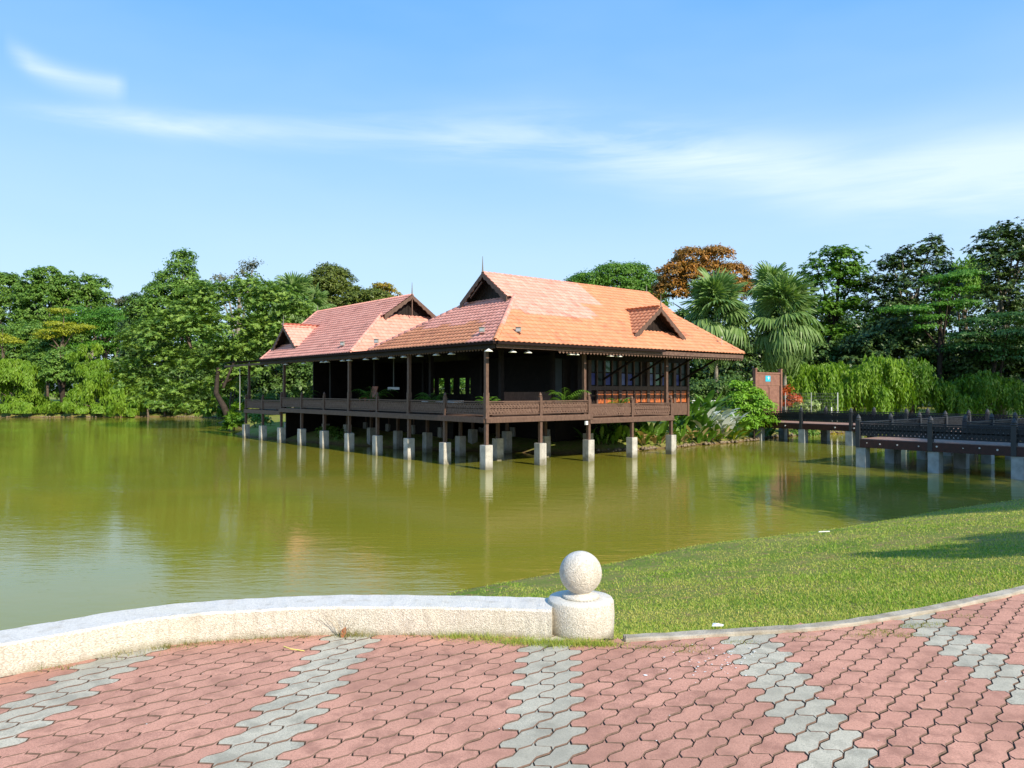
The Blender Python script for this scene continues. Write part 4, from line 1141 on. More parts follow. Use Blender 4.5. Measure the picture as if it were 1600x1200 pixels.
def crown_willow(lobes, n, r, leaf, clump):
    """drooping curtains of fine shoots hanging from a dome"""
    lobes = np.asarray(lobes, float); w = lobes[:, 3] * lobes[:, 5]; w = w / w.sum()
    per = 16; nr = n // per; nb = max(10, nr // 26)
    li = r.choice(len(lobes), nb, p=w); d = r.normal(size=(nb, 3)); d[:, 2] = np.abs(d[:, 2]) * .9 - .15; d /= np.linalg.norm(d, axis=1, keepdims=True)
    c = lobes[li, :3] + d * lobes[li, 3:] * r.uniform(.75, 1.03, (nb, 1)); ct = r.uniform(0, 1, nb)
    k = r.integers(0, nb, nr); o = r.normal(size=(nr, 3)) * np.array([1, 1, .35]) * clump * .5
    top = c[k] + o; out = d[k] * np.array([1, 1, .2]) + r.normal(size=(nr, 3)) * .25; out[:, 2] = np.abs(out[:, 2])
    Ls = clump * r.uniform(1.2, 2.6, (nr, 1))
    s = (np.arange(per) / per)[None, :, None] + r.uniform(-.03, .03, (nr, per, 1))
    P_ = top[:, None] + out[:, None] * (np.sin(np.clip(s, 0, 1) * 1.6) * .42 * clump) + np.array([0, 0, 1.0]) * (.25 * np.sin(s * 3) * clump * .5 - s ** 1.4 * Ls[:, None])
    P_ = P_.reshape(-1, 3) + r.normal(size=(nr * per, 3)) * .03 * clump
    td = np.tile(np.array([0, 0, -1.0]), (len(P_), 1)) + r.normal(size=P_.shape) * .35
    nn = np.repeat(out, per, 0) + r.normal(size=P_.shape) * .5
    V, Fq = leaf_quads(P_, nn, leaf * 1.5, leaf * .42, r, .0, td)
    zmin = .12
    V[:, 2] = np.maximum(V[:, 2], zmin)
    t = np.clip(np.repeat(ct[k] * .6, per) + r.uniform(0, .4, len(P_)), 0, 1)
    return V, Fq, t


LM = {
    'mid': leafmat('leaves_mid_green', (0.07, 0.165, 0.024), (0.175, 0.3, 0.045)),
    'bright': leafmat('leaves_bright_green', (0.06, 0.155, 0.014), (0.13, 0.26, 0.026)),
    'dark': leafmat('leaves_dark_green', (0.038, 0.088, 0.018), (0.1, 0.175, 0.032), trans=.15),
    'darker': leafmat('leaves_glossy_dark', (0.026, 0.060, 0.013), (0.095, 0.155, 0.034), rough=.4, trans=.08),
    'olive': leafmat('leaves_olive', (0.07, 0.105, 0.016), (0.155, 0.195, 0.03)),
    'big': leafmat('leaves_big_two_tone', (0.058, 0.145, 0.025), (0.25, 0.37, 0.065), rough=.45),
    'yellow': leafmat('leaves_yellow_green', (0.2, 0.25, 0.014), (0.33, 0.35, 0.02)),
    'umb': leafmat('leaves_feathery_green', (0.048, 0.16, 0.014), (0.105, 0.25, 0.022)),
    'umbd': leafmat('leaves_feathery_dark', (0.024, 0.080, 0.014), (0.060, 0.14, 0.02), trans=.15),
    'willow': leafmat('leaves_weeping_lime', (0.12, 0.25, 0.018), (0.23, 0.36, 0.03), trans=.4),
    'willowd': leafmat('leaves_weeping_green', (0.075, 0.17, 0.012), (0.15, 0.27, 0.02), trans=.35),
    'orange': leafmat('leaves_orange_brown', (0.13, 0.10, 0.018), (0.46, 0.20, 0.035)),
    'gold': leafmat('leaves_golden', (0.30, 0.16, 0.02), (0.30, 0.30, 0.02)),
    'grey': leafmat('leaves_grey_green', (0.085, 0.10, 0.060), (0.16, 0.17, 0.105)),
    'palm': leafmat('palm_leaf', (0.085, 0.175, 0.035), (0.21, 0.31, 0.10), rough=.45, trans=.25, spec=.3),
    'lime': leafmat('leaves_lime_bush', (0.13, 0.29, 0.02), (0.25, 0.45, 0.04), trans=.35),
    'bamboo': leafmat('leaves_bamboo', (0.085, 0.20, 0.014), (0.16, 0.32, 0.028), trans=.35),
    'silver': leafmat('silver_leaf', (0.42, 0.46, 0.40), (0.70, 0.72, 0.68), rough=.35, trans=.15),
    'red': leafmat('red_croton_leaf', (0.42, 0.05, 0.012), (0.50, 0.16, 0.03)),
    'white': leafmat('white_green_leaf', (0.55, 0.60, 0.30), (0.20, 0.35, 0.05)),
    'straw': leafmat('dry_leaf', (0.36, 0.25, 0.11), (0.52, 0.42, 0.24)),
}


def limb_tree(b, base, top, r0, targets, r, mi=0):
    base = Vector(base); top = Vector(top); mid = base.lerp(top, .5) + Vector((r.normal() * .06, r.normal() * .06, 0)) * (top - base).length
    b.tube([base - Vector((0, 0, .4)), base.lerp(mid, .5), mid, top], [r0 * 1.25, r0, r0 * .85, r0 * .6], 8, mi)
    for t in targets:
        t = Vector(t); s = base.lerp(top, r.uniform(.45, 1.0)); m = s.lerp(t, .5) + Vector((0, 0, (t - s).length * .12)); L_ = (t - s).length
        rr0 = min(r0 * .5, .02 + L_ * .025)
        b.tube([s, m, t], [rr0, rr0 * .7, rr0 * .25], 5, mi, False)


def make_tree(name, label, cat, px, D, lob_px, kind='clump', lm='mid', leaf=None, clump=None, dens=1.0, bark=None, basepx=None, group=None, basez=None, trunk_r=None, rz=.8, flat=1.0, shell=.62, depthr=1.0, seed=None, limbs=8, base_d=None, grow=1.06):
    """lob_px: (px, py, half width px [, half height px]) in the photograph at depth D"""
    r = np.random.default_rng(seed if seed is not None else abs(hash_(name + label)) % 100000)
    bx = WX(basepx if basepx is not None else px, D); bd_ = base_d or D; bx = bx; bz = hz(bx, bd_) if basez is None else basez
    if bz < -.05: bz = -.05
    lobes = []; area = 0
    for q in lob_px:
        x, y, w_ = q[:3]; h_ = (q[3] if len(q) > 3 else w_ * rz) * grow; w_ = w_ * grow
        rad = w_ * D / F; rh = h_ * D / F
        dy = r.uniform(-.25, .35) * rad
        lobes.append((WX(x, D) * (1) - bx, D + dy - bd_, WZ(y, D) - bz, rad, rad * depthr, rh)); area += w_ * h_ * 3.14 * .41
    leaf = (leaf or max(.13, D * .0030)) * 1.08; leafpx = leaf * F / D * .64
    n = int(dens * 21 * area / leafpx ** 2); n = max(900, min(n, 75000))
    clump = clump or max(.45, np.mean([l[3] for l in lobes]) * .28)
    if kind == 'rosette': V, Fq, t = crown_rosettes(lobes, n, r, leaf, clump)
    elif kind == 'willow': V, Fq, t = crown_willow(lobes, n, r, leaf, clump)
    else: V, Fq, t = crown_leaves(lobes, n, r, leaf, clump, flat, shell=shell)
    root = thing(name, label, cat, (bx, bd_, bz), 0, group)
    link('crown', np_mesh('crown', V, Fq, LM[lm], t), root)
    L_ = np.array(lobes); zt = float((L_[:, 2] - L_[:, 5] * .2).max()); ci = L_[:, :3].mean(0)
    b = MB(); tr = trunk_r or max(.12, .016 * (zt + 2))
    idx = r.choice(len(lobes), min(limbs, len(lobes)), replace=False)
    tg = [tuple(L_[i, :3] + r.normal(size=3) * L_[i, 3] * .3) for i in idx]
    limb_tree(b, (0, 0, 0), (ci[0] * .6, ci[1] * .6, max(.6, ci[2] * .9)), tr, tg, r)
    b.build('trunk', bark or M_bark, root, True)
    return root


def hash_(s):
    h = 0
    for c in s: h = (h * 31 + ord(c)) & 0x7fffffff
    return h


def auto_lobes(cx, w, top, bot, seed, n=9, sc=.36):
    r = random.Random(seed); out = []; cy = (top + bot) / 2; hw = w / 2; hh = (bot - top) / 2
    out.append((cx, cy, hw * .6, hh * .6))
    for k in range(n):
        a = 2 * math.pi * k / n + r.uniform(-.2, .2); q = r.uniform(.5, .68); s = r.uniform(.8, 1.2) * sc
        out.append((cx + math.cos(a) * hw * q, cy - math.sin(a) * hh * q, hw * s, hh * s))
    return out


T = make_tree
# --- far left bank
SHB = dict(kind='willow', leaf=.24, dens=1.3)
T('broad_tree', 'tall mid green tree at the left edge of the photo behind the far bank', 'tree', 15, 112, auto_lobes(12, 120, 424, 575, 1), dens=.9, lm='mid', bark=M_barkp)
T('broad_tree', 'tallest round-topped tree of the far left group, second from the left edge', 'tree', 72, 110, auto_lobes(70, 110, 410, 560, 2), dens=.9, lm='mid', bark=M_barkp)
T('broad_tree', 'grey green tall tree with pale limbs, third from the left edge', 'tree', 130, 112, auto_lobes(122, 100, 424, 560, 3), dens=.7, lm='mid', bark=M_barkp, shell=.5)
T('thin_tree', 'thin-crowned tall tree at the right shoulder of the far left group', 'tree', 152, 115, [(150, 455, 18, 24), (143, 480, 24, 26), (160, 490, 16, 20), (165, 470, 10, 14), (150, 520, 30, 30)], dens=.6, lm='mid', bark=M_barkp, shell=.5)
T('thin_tree', 'sparse greyish tree in the gap left of the conical tree', 'tree', 190, 120, [(178, 475, 14, 14), (192, 478, 13, 12), (172, 495, 20, 18), (198, 498, 16, 14), (182, 520, 26, 24)], dens=.45, lm='grey', bark=M_barkp, shell=.4)
T('broad_tree', 'leafy mid green tree low in front of the far left group at the edge', 'tree', 30, 102, auto_lobes(30, 130, 500, 610, 5), lm='mid')
T('broad_tree', 'leafy green tree between the two left weeping trees, behind the round tree', 'tree', 75, 100, auto_lobes(82, 100, 520, 610, 6), lm='mid')
T('umbrella_tree', 'yellow green flat-layered umbrella tree on the far left bank', 'tree', 100, 97, [(92, 508, 22, 5), (110, 517, 24, 6), (85, 522, 24, 6), (128, 512, 16, 4), (96, 488, 14, 4), (75, 528, 14, 4)], lm='yellow', leaf=.22, flat=.35, clump=1.0, dens=1.3)
T('umbrella_tree', 'rich green flat-layered umbrella tree right of the yellow green one', 'tree', 165, 101, [(150, 500, 34, 9), (180, 492, 34, 9), (205, 505, 34, 9), (165, 520, 38, 10), (125, 505, 26, 8), (195, 528, 34, 10), (150, 545, 40, 10), (120, 490, 24, 7)], lm='umb', leaf=.24, flat=.4, clump=1.4)
T('umbrella_tree', 'small yellow flat-topped tree cut by the left edge of the photo', 'tree', 4, 95, [(4, 530, 18, 4), (18, 536, 14, 4), (-12, 526, 18, 5)], lm='yellow', leaf=.22, flat=.35, clump=.9, dens=1.3)
T('round_tree', 'small round dark green tree with a forked trunk beside the bench', 'tree', 100, 91, [(100, 565, 26, 20), (85, 580, 22, 20), (116, 578, 22, 20), (100, 590, 28, 18), (78, 592, 14, 14), (122, 594, 14, 12)], lm='mid', bark=M_barkd, trunk_r=.32)
W_ = dict(kind='willow', lm='willow', leaf=.26, dens=1.25)
T('weeping_tree', 'lime green weeping shrub tree at the left edge of the photo by the water', 'tree', 20, 90, [(12, 582, 36, 24), (38, 588, 26, 26), (5, 612, 34, 30), (35, 632, 28, 22), (52, 615, 12, 22), (-15, 600, 25, 30)], **W_)
T('weeping_tree', 'tall lime green weeping tree right of the bench on the far bank', 'tree', 165, 90, [(142, 555, 24, 20), (150, 580, 30, 24), (165, 612, 30, 28), (185, 620, 26, 26), (140, 620, 22, 26), (200, 636, 20, 14), (175, 580, 26, 22), (190, 600, 26, 24)], **W_)
T('low_shrub', 'low lime green drooping shrub on the far bank below the bench', 'shrub', 95, 88.5, [(92, 637, 22, 12), (75, 640, 16, 11), (112, 640, 18, 10), (130, 640, 14, 10)], **W_)
for k_, (x_, y_, lab_) in enumerate([(-20, 640, 'drooping lime shrub at the waterline, cut by the left edge of the photo'), (20, 640, 'drooping lime shrub on the waterline below the left weeping tree'), (52, 642, 'small lime shrub on the bank where the pale sticks lie'), (118, 632, 'lime green shrub on the bank directly right of the bench'), (150, 640, 'drooping lime shrub hanging over the waterline below the tall weeping tree'), (205, 638, 'lime green drooping shrub at the right end of the weeping trees'), (232, 630, 'shaded lime shrub beside the dark overhanging branches')]):
    T('low_shrub', lab_, 'shrub', x_, 88.0, [(x_ - 12, y_ - 2, 17, 11), (x_ + 10, y_, 17, 10), (x_, y_ - 8, 15, 12)], lm='willow', **SHB)
for k_, (x_, y_, lab_) in enumerate([(258, 640, 'dark green shrub on the far bank just right of the lime shrubs'), (290, 640, 'dark green shrub on the far bank below the overhanging big-leaved tree'), (322, 638, 'dark green shrub on the far bank left of the lime grass clump')]):
    T('low_shrub', lab_, 'shrub', x_, 89.0, [(x_ - 12, y_ - 2, 17, 12), (x_ + 10, y_, 17, 11), (x_, y_ - 10, 17, 13)], lm='dark', leaf=.24)
T('low_shrub', 'lime green grass clump on the bank under the overhanging branches', 'shrub', 350, 84, [(345, 628, 22, 14), (362, 634, 18, 12), (330, 636, 16, 10)], **W_)
T('low_shrub', 'bright green bush seen behind the leaning trunk at the veranda end', 'shrub', 362, 80, [(355, 600, 22, 22), (372, 585, 16, 20)], **W_)
T('conical_tree', 'tall dense tree with a narrow conical top left of the house', 'tree', 285, 92, [(287, 405, 15, 12), (284, 420, 21, 14), (276, 440, 32, 18), (268, 462, 42, 20), (300, 460, 30, 20), (255, 488, 48, 24), (300, 490, 40, 24), (275, 520, 60, 30)], lm='mid', leaf=.30, dens=1.2)
T('dark_tree', 'dark tree with greyish foliage right of the green umbrella tree', 'tree', 228, 92, [(222, 480, 22, 20), (235, 500, 26, 24), (215, 520, 32, 26), (235, 550, 36, 30), (210, 575, 26, 24), (230, 600, 30, 24)], lm='dark', leaf=.30)
T('big_leaf_tree', 'broad big-leaved tree leaning over the pond at the left end of the house', 'tree', 392, 62, [(330, 470, 46, 26), (385, 465, 46, 28), (430, 475, 44, 28), (462, 500, 32, 26), (290, 505, 48, 30), (240, 540, 44, 30), (350, 520, 60, 36), (415, 530, 50, 34), (395, 548, 36, 24), (365, 560, 34, 26), (228, 628, 24, 14), (300, 640, 26, 10), (206, 600, 22, 20), (400, 582, 20, 14), (372, 588, 24, 16), (325, 640, 20, 9), (425, 555, 26, 16), (262, 636, 30, 14), (225, 580, 32, 26), (275, 575, 46, 32), (340, 575, 44, 26), (250, 615, 34, 22), (300, 618, 36, 22), (268, 645, 18, 12), (345, 605, 22, 14)],
  kind='rosette', lm='big', leaf=.25, clump=.9, dens=1.1, bark=M_barkd, trunk_r=.23, basez=.9, base_d=58.5, limbs=3, basepx=386)
T('sparse_tree', 'sparse grey-twigged tree sticking up behind the big-leaved tree', 'tree', 372, 98, [(350, 440, 22, 14), (375, 430, 18, 14), (392, 418, 14, 9), (400, 436, 12, 10), (340, 458, 24, 16), (385, 455, 24, 16)], lm='grey', dens=.32, shell=.3, bark=M_barkp, limbs=6, clump=1.0)
T('broad_tree', 'green tree peeping out behind the fan palm left of the house roof', 'tree', 420, 82, auto_lobes(420, 90, 440, 520, 21), lm='mid')
T('olive_tree', 'rounded dark olive tree behind the ridge of the left roof', 'tree', 520, 84, [(515, 430, 24, 14), (530, 438, 24, 16), (510, 455, 32, 20), (535, 465, 34, 22), (495, 450, 20, 18), (515, 490, 44, 24)], lm='olive', leaf=.24, dens=1.3)
T('olive_tree', 'lower olive tree between the left roof ridge and the golden tree', 'tree', 570, 82, [(565, 468, 26, 12), (588, 464, 20, 10), (550, 480, 24, 14), (590, 480, 30, 16), (570, 500, 40, 18)], lm='olive', leaf=.24, dens=1.3)
T('golden_tree', 'small golden and yellow crown above the left roof', 'tree', 602, 92, [(598, 452, 14, 8), (612, 460, 12, 8), (590, 462, 14, 10), (605, 475, 22, 14)], lm='gold', leaf=.26)
T('bright_tree', 'bright green rounded tree directly behind the main roof ridge', 'tree', 965, 84, [(925, 440, 34, 12), (960, 428, 34, 13), (988, 424, 26, 11), (1008, 440, 22, 14), (960, 455, 60, 24), (905, 446, 22, 9), (1000, 470, 46, 26)], lm='bright', leaf=.24, dens=1.2)
T('orange_tree', 'orange brown crowned tree behind the fan palms right of the roof', 'tree', 1100, 74, [(1085, 405, 32, 15), (1118, 402, 26, 14), (1060, 432, 34, 20), (1100, 430, 44, 22), (1145, 432, 26, 18), (1165, 450, 16, 12), (1050, 460, 30, 22), (1125, 460, 44, 24)], lm='orange', leaf=.24, dens=1.25)
T('dark_tree', 'shaded green tree below the orange crown, behind the palms', 'tree', 1090, 71, auto_lobes(1090, 130, 470, 640, 31), lm='dark', leaf=.3)
T('dark_tree', 'dark leafy mass behind the gate and between the two fan palms', 'tree', 1165, 64, auto_lobes(1160, 140, 520, 650, 32), lm='darker', leaf=.3)
T('broad_tree', 'tall bright green big-leaved tree right of the fan palms', 'tree', 1308, 72, [(1300, 404, 24, 12), (1322, 408, 22, 14), (1285, 425, 30, 18), (1325, 432, 28, 20), (1300, 455, 44, 24), (1335, 462, 22, 20), (1285, 490, 40, 26), (1325, 500, 34, 28), (1300, 540, 44, 28)], kind='rosette', lm='bright', leaf=.28, clump=1.0, dens=1.2, grow=1.12, bark=M_barkd)
T('tall_dark_tree', 'dark tree with a tall narrow spire top, fourth crown right of the palms', 'tree', 1425, 70, [(1458, 383, 14, 9), (1455, 400, 20, 13), (1415, 402, 20, 12), (1385, 418, 17, 13), (1400, 428, 26, 18), (1450, 425, 30, 20), (1375, 450, 26, 18), (1420, 455, 44, 24), (1380, 490, 36, 26), (1430, 500, 48, 30), (1470, 450, 26, 24)], kind='rosette', lm='darker', leaf=.25, clump=.95, dens=1.2, grow=1.12, bark=M_barkp)
T('bamboo_clump', 'feathery light green bamboo between two dark trees at the right', 'bamboo', 1500, 75, [(1490, 422, 24, 18), (1515, 415, 18, 16), (1500, 445, 34, 24), (1525, 440, 20, 20)], kind='willow', lm='bamboo', leaf=.24, clump=1.1)
T('tall_dark_tree', 'tallest dark tree rising at the right edge of the photo', 'tree', 1570, 66, [(1585, 362, 22, 12), (1562, 375, 24, 13), (1600, 385, 30, 22), (1545, 398, 26, 18), (1575, 410, 40, 24), (1620, 400, 30, 30), (1540, 430, 26, 22), (1585, 450, 44, 28), (1555, 480, 44, 28), (1610, 500, 40, 30)], kind='rosette', lm='darker', leaf=.24, clump=.95, dens=1.2, grow=1.12, bark=M_barkp)
T('umbrella_tree', 'bright green layered umbrella tree in front of the dark trees at the right', 'tree', 1470, 63, [(1470, 436, 24, 4), (1500, 432, 18, 4), (1510, 428, 22, 4), (1490, 455, 22, 5), (1510, 452, 16, 4), (1410, 484, 30, 5), (1425, 488, 26, 5), (1470, 462, 12, 4), (1455, 500, 24, 5), (1475, 480, 34, 5), (1440, 514, 22, 5), (1500, 476, 26, 5)], lm='umb', leaf=.19, flat=.35, clump=.8, dens=1.5, bark=M_barkd)
T('umbrella_tree', 'dark green layered umbrella tree low at the right edge', 'tree', 1560, 60, [(1540, 508, 40, 9), (1580, 500, 40, 10), (1560, 525, 50, 10), (1515, 528, 30, 8), (1600, 535, 40, 12), (1540, 545, 44, 10), (1585, 560, 50, 14)], lm='umbd', leaf=.20, flat=.4, clump=.9, dens=1.2, bark=M_barkd)
T('dark_tree', 'deep green shaded tree behind the weeping hedge, middle right', 'tree', 1400, 66, auto_lobes(1400, 200, 500, 650, 41, 12), lm='darker', leaf=.3, dens=.9)
T('dark_tree', 'deep green shaded tree behind the weeping hedge at the right edge', 'tree', 1540, 64, auto_lobes(1550, 210, 520, 660, 42, 12), lm='darker', leaf=.3, dens=.9)
T('dark_tree', 'shaded tree at the foot of the tall bright green tree', 'tree', 1300, 69, auto_lobes(1290, 150, 530, 650, 43), lm='dark', leaf=.3)
Wr = dict(kind='willow', leaf=.20, dens=1.25, clump=.8)
T('weeping_tree', 'lime green weeping tree directly right of the fan palm trunk', 'tree', 1265, 57, [(1250, 590, 26, 22), (1275, 580, 24, 20), (1290, 605, 28, 26), (1255, 615, 26, 22), (1300, 575, 18, 18)], lm='willow', **Wr)
T('weeping_tree', 'bright weeping tree behind the middle of the footbridge', 'tree', 1335, 56, [(1330, 580, 30, 24), (1365, 575, 28, 20), (1345, 610, 34, 28), (1310, 615, 24, 26), (1380, 605, 26, 28)], lm='willow', **Wr)
T('weeping_tree', 'shaded green weeping tree behind the near corner of the footbridge', 'tree', 1425, 57, [(1410, 578, 26, 22), (1440, 585, 24, 22), (1420, 612, 34, 28), (1455, 615, 22, 26)], lm='willowd', **Wr)
T('weeping_tree', 'dark shaded weeping tree near the right edge behind the railings', 'tree', 1530, 57, [(1520, 605, 28, 20), (1550, 600, 26, 18), (1535, 625, 36, 20), (1590, 615, 30, 22), (1495, 622, 20, 18)], lm='willowd', **Wr)

T('dark_tree', 'dark shaded tree behind the far end of the veranda', 'tree', 440, 74, auto_lobes(435, 150, 500, 655, 51, 12), lm='dark', leaf=.3, dens=1.1)
T('dark_tree', 'shaded tree behind the leaning big-leaved tree, over the far bank', 'tree', 330, 92, auto_lobes(310, 170, 540, 655, 52, 12), lm='dark', leaf=.3, dens=1.1)
# backdrop woods, far off
def woods(name, pxs, D, y0_, y1_, lm, n, leaf, seed, label):
    r = np.random.default_rng(seed); lob = []
    for px in pxs:
        for _ in range(2): lob.append((WX(px + r.uniform(-15, 15), D), D + r.uniform(-4, 6), WZ(r.uniform(y0_, y1_), D), 4.5 * D / 100, 4, 3.6 * D / 100))
    for px in pxs: lob.append((WX(px, D), D, 2.5, 4.5 * D / 100, 4, 3.5))
    V, Fq, t = crown_leaves(lob, n, r, leaf, 1.6); o = link(name, np_mesh(name, V, Fq, LM[lm], t)); tag(o, label, 'woods', kind='stuff')
woods('far_woods', range(-150, 780, 24), 122, 520, 622, 'mid', 80000, .62, 1, 'distant belt of green woodland behind the far bank at left')
woods('far_woods', range(1240, 1900, 36), 86, 500, 600, 'darker', 80000, .50, 2, 'dark woodland filling the gaps behind the right hand trees')
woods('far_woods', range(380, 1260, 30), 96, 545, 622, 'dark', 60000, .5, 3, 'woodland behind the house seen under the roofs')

# trees standing outside the frame to the right (their shade falls on lawn, footbridge and bank)
def off_tree(label, x, y, z0, rad, zc, n, seed, lm='mid', leaf=.2):
    r = np.random.default_rng(seed); root = thing('shade_tree', label, 'tree', (x, y, z0)); lob = [(0, 0, zc, rad, rad, rad * .7)]
    for k in range(8): a = k * .785; lob.append((math.cos(a) * rad * .6, math.sin(a) * rad * .6, zc + r.uniform(-1, 1), rad * .5, rad * .5, rad * .4))
    V, Fq, t = crown_leaves(lob, n, r, leaf, rad * .25); link('crown', np_mesh('crown', V, Fq, LM[lm], t), root)
    b = MB(); limb_tree(b, (0, 0, 0), (0, 0, zc - rad * .2), .22, [l[:3] for l in lob[1:]], r); b.build('trunk', M_bark, root, True)
off_tree('broad tree just outside the right edge of the photo', 11.5, 1.7, 1.55, 1.25, 4.8, 3600, 11)
off_tree('large tree on the bank beyond the right edge beside the footbridge', 22.7, 8.0, 1.2, 5.2, 9.0, 26000, 12, leaf=.26)
off_tree('tall tree behind the footbridge end outside the right edge', 34.0, 12.0, 1.2, 5.5, 12.5, 16000, 13, leaf=.3)
off_tree('tall tree on the right bank outside the photo, near the far trees', 52.0, 38.0, 1.2, 7.5, 15.0, 16000, 14, leaf=.32)
off_tree('tall tree on the right bank outside the photo, second', 62.0, 50.0, 1.2, 8.0, 16.0, 16000, 15, leaf=.34)

# --- fan palms
def fan_leaf(droop, seed, R_=1.35):
    r = random.Random(seed); b = MB(); nseg = 30; pet = 1.1
    b.tube([(0, 0, 0), (pet * .5, 0, .05), (pet, 0, 0)], [.03, .02, .014], 4, 0, False)
    for k in range(nseg):
        a = -2.35 + 4.7 * k / (nseg - 1); R2 = R_ * (1 - .16 * abs(a) / 2.35) * r.uniform(.92, 1.05)
        dx, dy = math.cos(a), math.sin(a); px_, py_ = -dy, dx; fold = .03 * (1 if k % 2 else -1)
        st = []
        for (q, w_) in ((.06, .02), (.42, .066), (.72, .052), (1.0, .006)):
            z = -droop * (max(0, q - .35) ** 1.6) * 1.5 * R_; rr_ = R2 * (q - .30 * droop * max(0, q - .45))
            c = (pet + dx * rr_, dy * rr_, z + r.uniform(-.02, .02)); st.append([(c[0] - px_ * w_, c[1] - py_ * w_, c[2] - fold), (c[0] + px_ * w_, c[1] + py_ * w_, c[2] + fold)])
        vs = [p for s in st for p in s]; b.add(vs, [(0, 1, 3, 2), (2, 3, 5, 4), (4, 5, 7, 6)], 0)
    me = b.mesh('leaf', LM['palm']); r2 = np.random.default_rng(seed)
    a = me.attributes.new('tint', 'FLOAT', 'FACE'); a.data.foreach_set('value', r2.uniform(.1, .9, len(me.polygons)).astype(np.float32)); return me
FAN = [fan_leaf(d, s) for d, s in ((.25, 1), (.55, 2), (.8, 3), (1.0, 4))]
def palm(label, px, D, ycrown, sc, n, seed, basez=1.0, lean=0.0, tall=.6):
    bx = WX(px, D); root = thing('fan_palm', label, 'palm', (bx, D, basez)); zc = WZ(ycrown, D) - basez; r = random.Random(seed)
    MB().tube([(0, 0, -.3), (lean * .4, 0, zc * .5), (lean, 0, zc)], [.17, .13, .12], 9).build('trunk', M_barkp, root, True)
    for k in range(n):
        t = k / n; el = math.radians(82 - 135 * t ** .85 + r.uniform(-22, 22)); az = k * 2.39996 + r.uniform(-.2, .2)
        me = FAN[0 if t < .15 else 1 if t < .4 else 2 if t < .7 else 3]
        link('leaf', me, root, (lean, 0, zc + (1.3 - 2.1 * t) * sc * tall), (r.uniform(-.25, .25), -el, az), sc * r.uniform(.88, 1.1))
palm('tall fan palm behind the right end of the roof, left of the pair', 1120, 55, 500, 1.25, 52, 1, lean=-.1)
palm('fullest fan palm with drooping leaves beside the timber gate', 1227, 54, 510, 1.15, 64, 2, lean=-.1, tall=1.0)
palm('small fan palm crown peeking above and behind the full one', 1206, 66, 468, 1.1, 30, 3)
palm('fan palm behind the left roof and the big-leaved tree', 457, 74, 478, 1.15, 44, 4)
palm('fan palm low in front of the olive tree left of the roof ridge', 492, 76, 488, .9, 26, 5)


# --- potted and bank plants
def fronds(n, L_, seed, arch=1.0, spread=.75):
    r = random.Random(seed); b = MB()
    for k in range(n):
        az = k * 2.4 + r.uniform(-.3, .3); l = L_ * r.uniform(.7, 1.1); e0 = r.uniform(.9, 1.35); x = z = 0; pts = []
        for q in range(9):
            e = e0 - arch * 1.9 * (q / 8) ** 1.3; pts.append((x, z)); x += math.cos(e) * l / 8 * spread * 1.2; z += math.sin(e) * l / 8
        ca, sa = math.cos(az), math.sin(az)
        for q in range(1, 9):
            for h_ in (0, .5):
                f = min(q + h_, 8) - .001; i0 = int(f); fr = f - i0; i1 = min(i0 + 1, 8); cx_ = pts[i0][0] * (1 - fr) + pts[i1][0] * fr; cz_ = pts[i0][1] * (1 - fr) + pts[i1][1] * fr
                ll = l * .30 * math.sin(math.pi * min(.98, (f / 8) * .85 + .12))
                for s in (-1, 1):
                    a2 = az + s * 1.05; tx, ty = math.cos(a2) * ll, math.sin(a2) * ll
                    bx_, by_ = cx_ * ca, cx_ * sa; wx, wy = -math.sin(a2) * .018, math.cos(a2) * .018
                    b.add([(bx_ - wx, by_ - wy, cz_), (bx_ + wx, by_ + wy, cz_), (bx_ + tx, by_ + ty, cz_ - ll * .35)], [(0, 1, 2)])
        b.tube([(p_[0] * ca, p_[0] * sa, p_[1]) for p_ in pts], .010, 3, 0, False)
    me = b.mesh('fronds', LM['bright']); rr_ = np.random.default_rng(seed); a = me.attributes.new('tint', 'FLOAT', 'FACE'); a.data.foreach_set('value', rr_.uniform(0, 1, len(me.polygons)).astype(np.float32)); return me
FR = [fronds(11, 1.35, 1), fronds(14, 1.0, 2), fronds(9, .8, 3)]
pot_me = MB().lathe([(.14, 0), (.19, .22), (.22, .34), (.24, .34), (.24, .40), (.20, .40)], 16).mesh('pot', mat('terracotta_pot', (.20, .075, .045), .7), True)
for (u_, v_, dz, m_, sc, lab) in [(.5, .5, 0, 1, .85, 'potted fern palm at the corner of the veranda'), (4.75, .6, 0, 0, 1.15, 'potted palm with yellow arching fronds on the right veranda'), (8.7, .9, -LOW, 2, 1.2, 'potted palm before the orange panels on the lower deck'),
                              (.7, 10.3, 0, 0, 1.25, 'large potted palm behind the long left railing, middle'), (.9, 5.1, 0, 1, 1.1, 'potted palm by the third column of the long side'), (1.0, 18.8, 0, 0, 1.1, 'potted palm near the far step of the long veranda'),
                              (.9, 22.4, -LOW, 1, 1.3, 'potted palm glowing green on the far lower terrace'), (.7, 24.6, -LOW, 0, 1.1, 'dark potted palm at the far left corner of the terrace')]:
    t = thing('potted_palm', lab, 'plant', (*uv(u_, v_), DZ + dz), 0, 'potted palms on the veranda'); link('pot', pot_me, t, scale=1.0)
    o = link('fronds', FR[m_], t, (0, 0, .38), (0, 0, u_ * 3), sc)


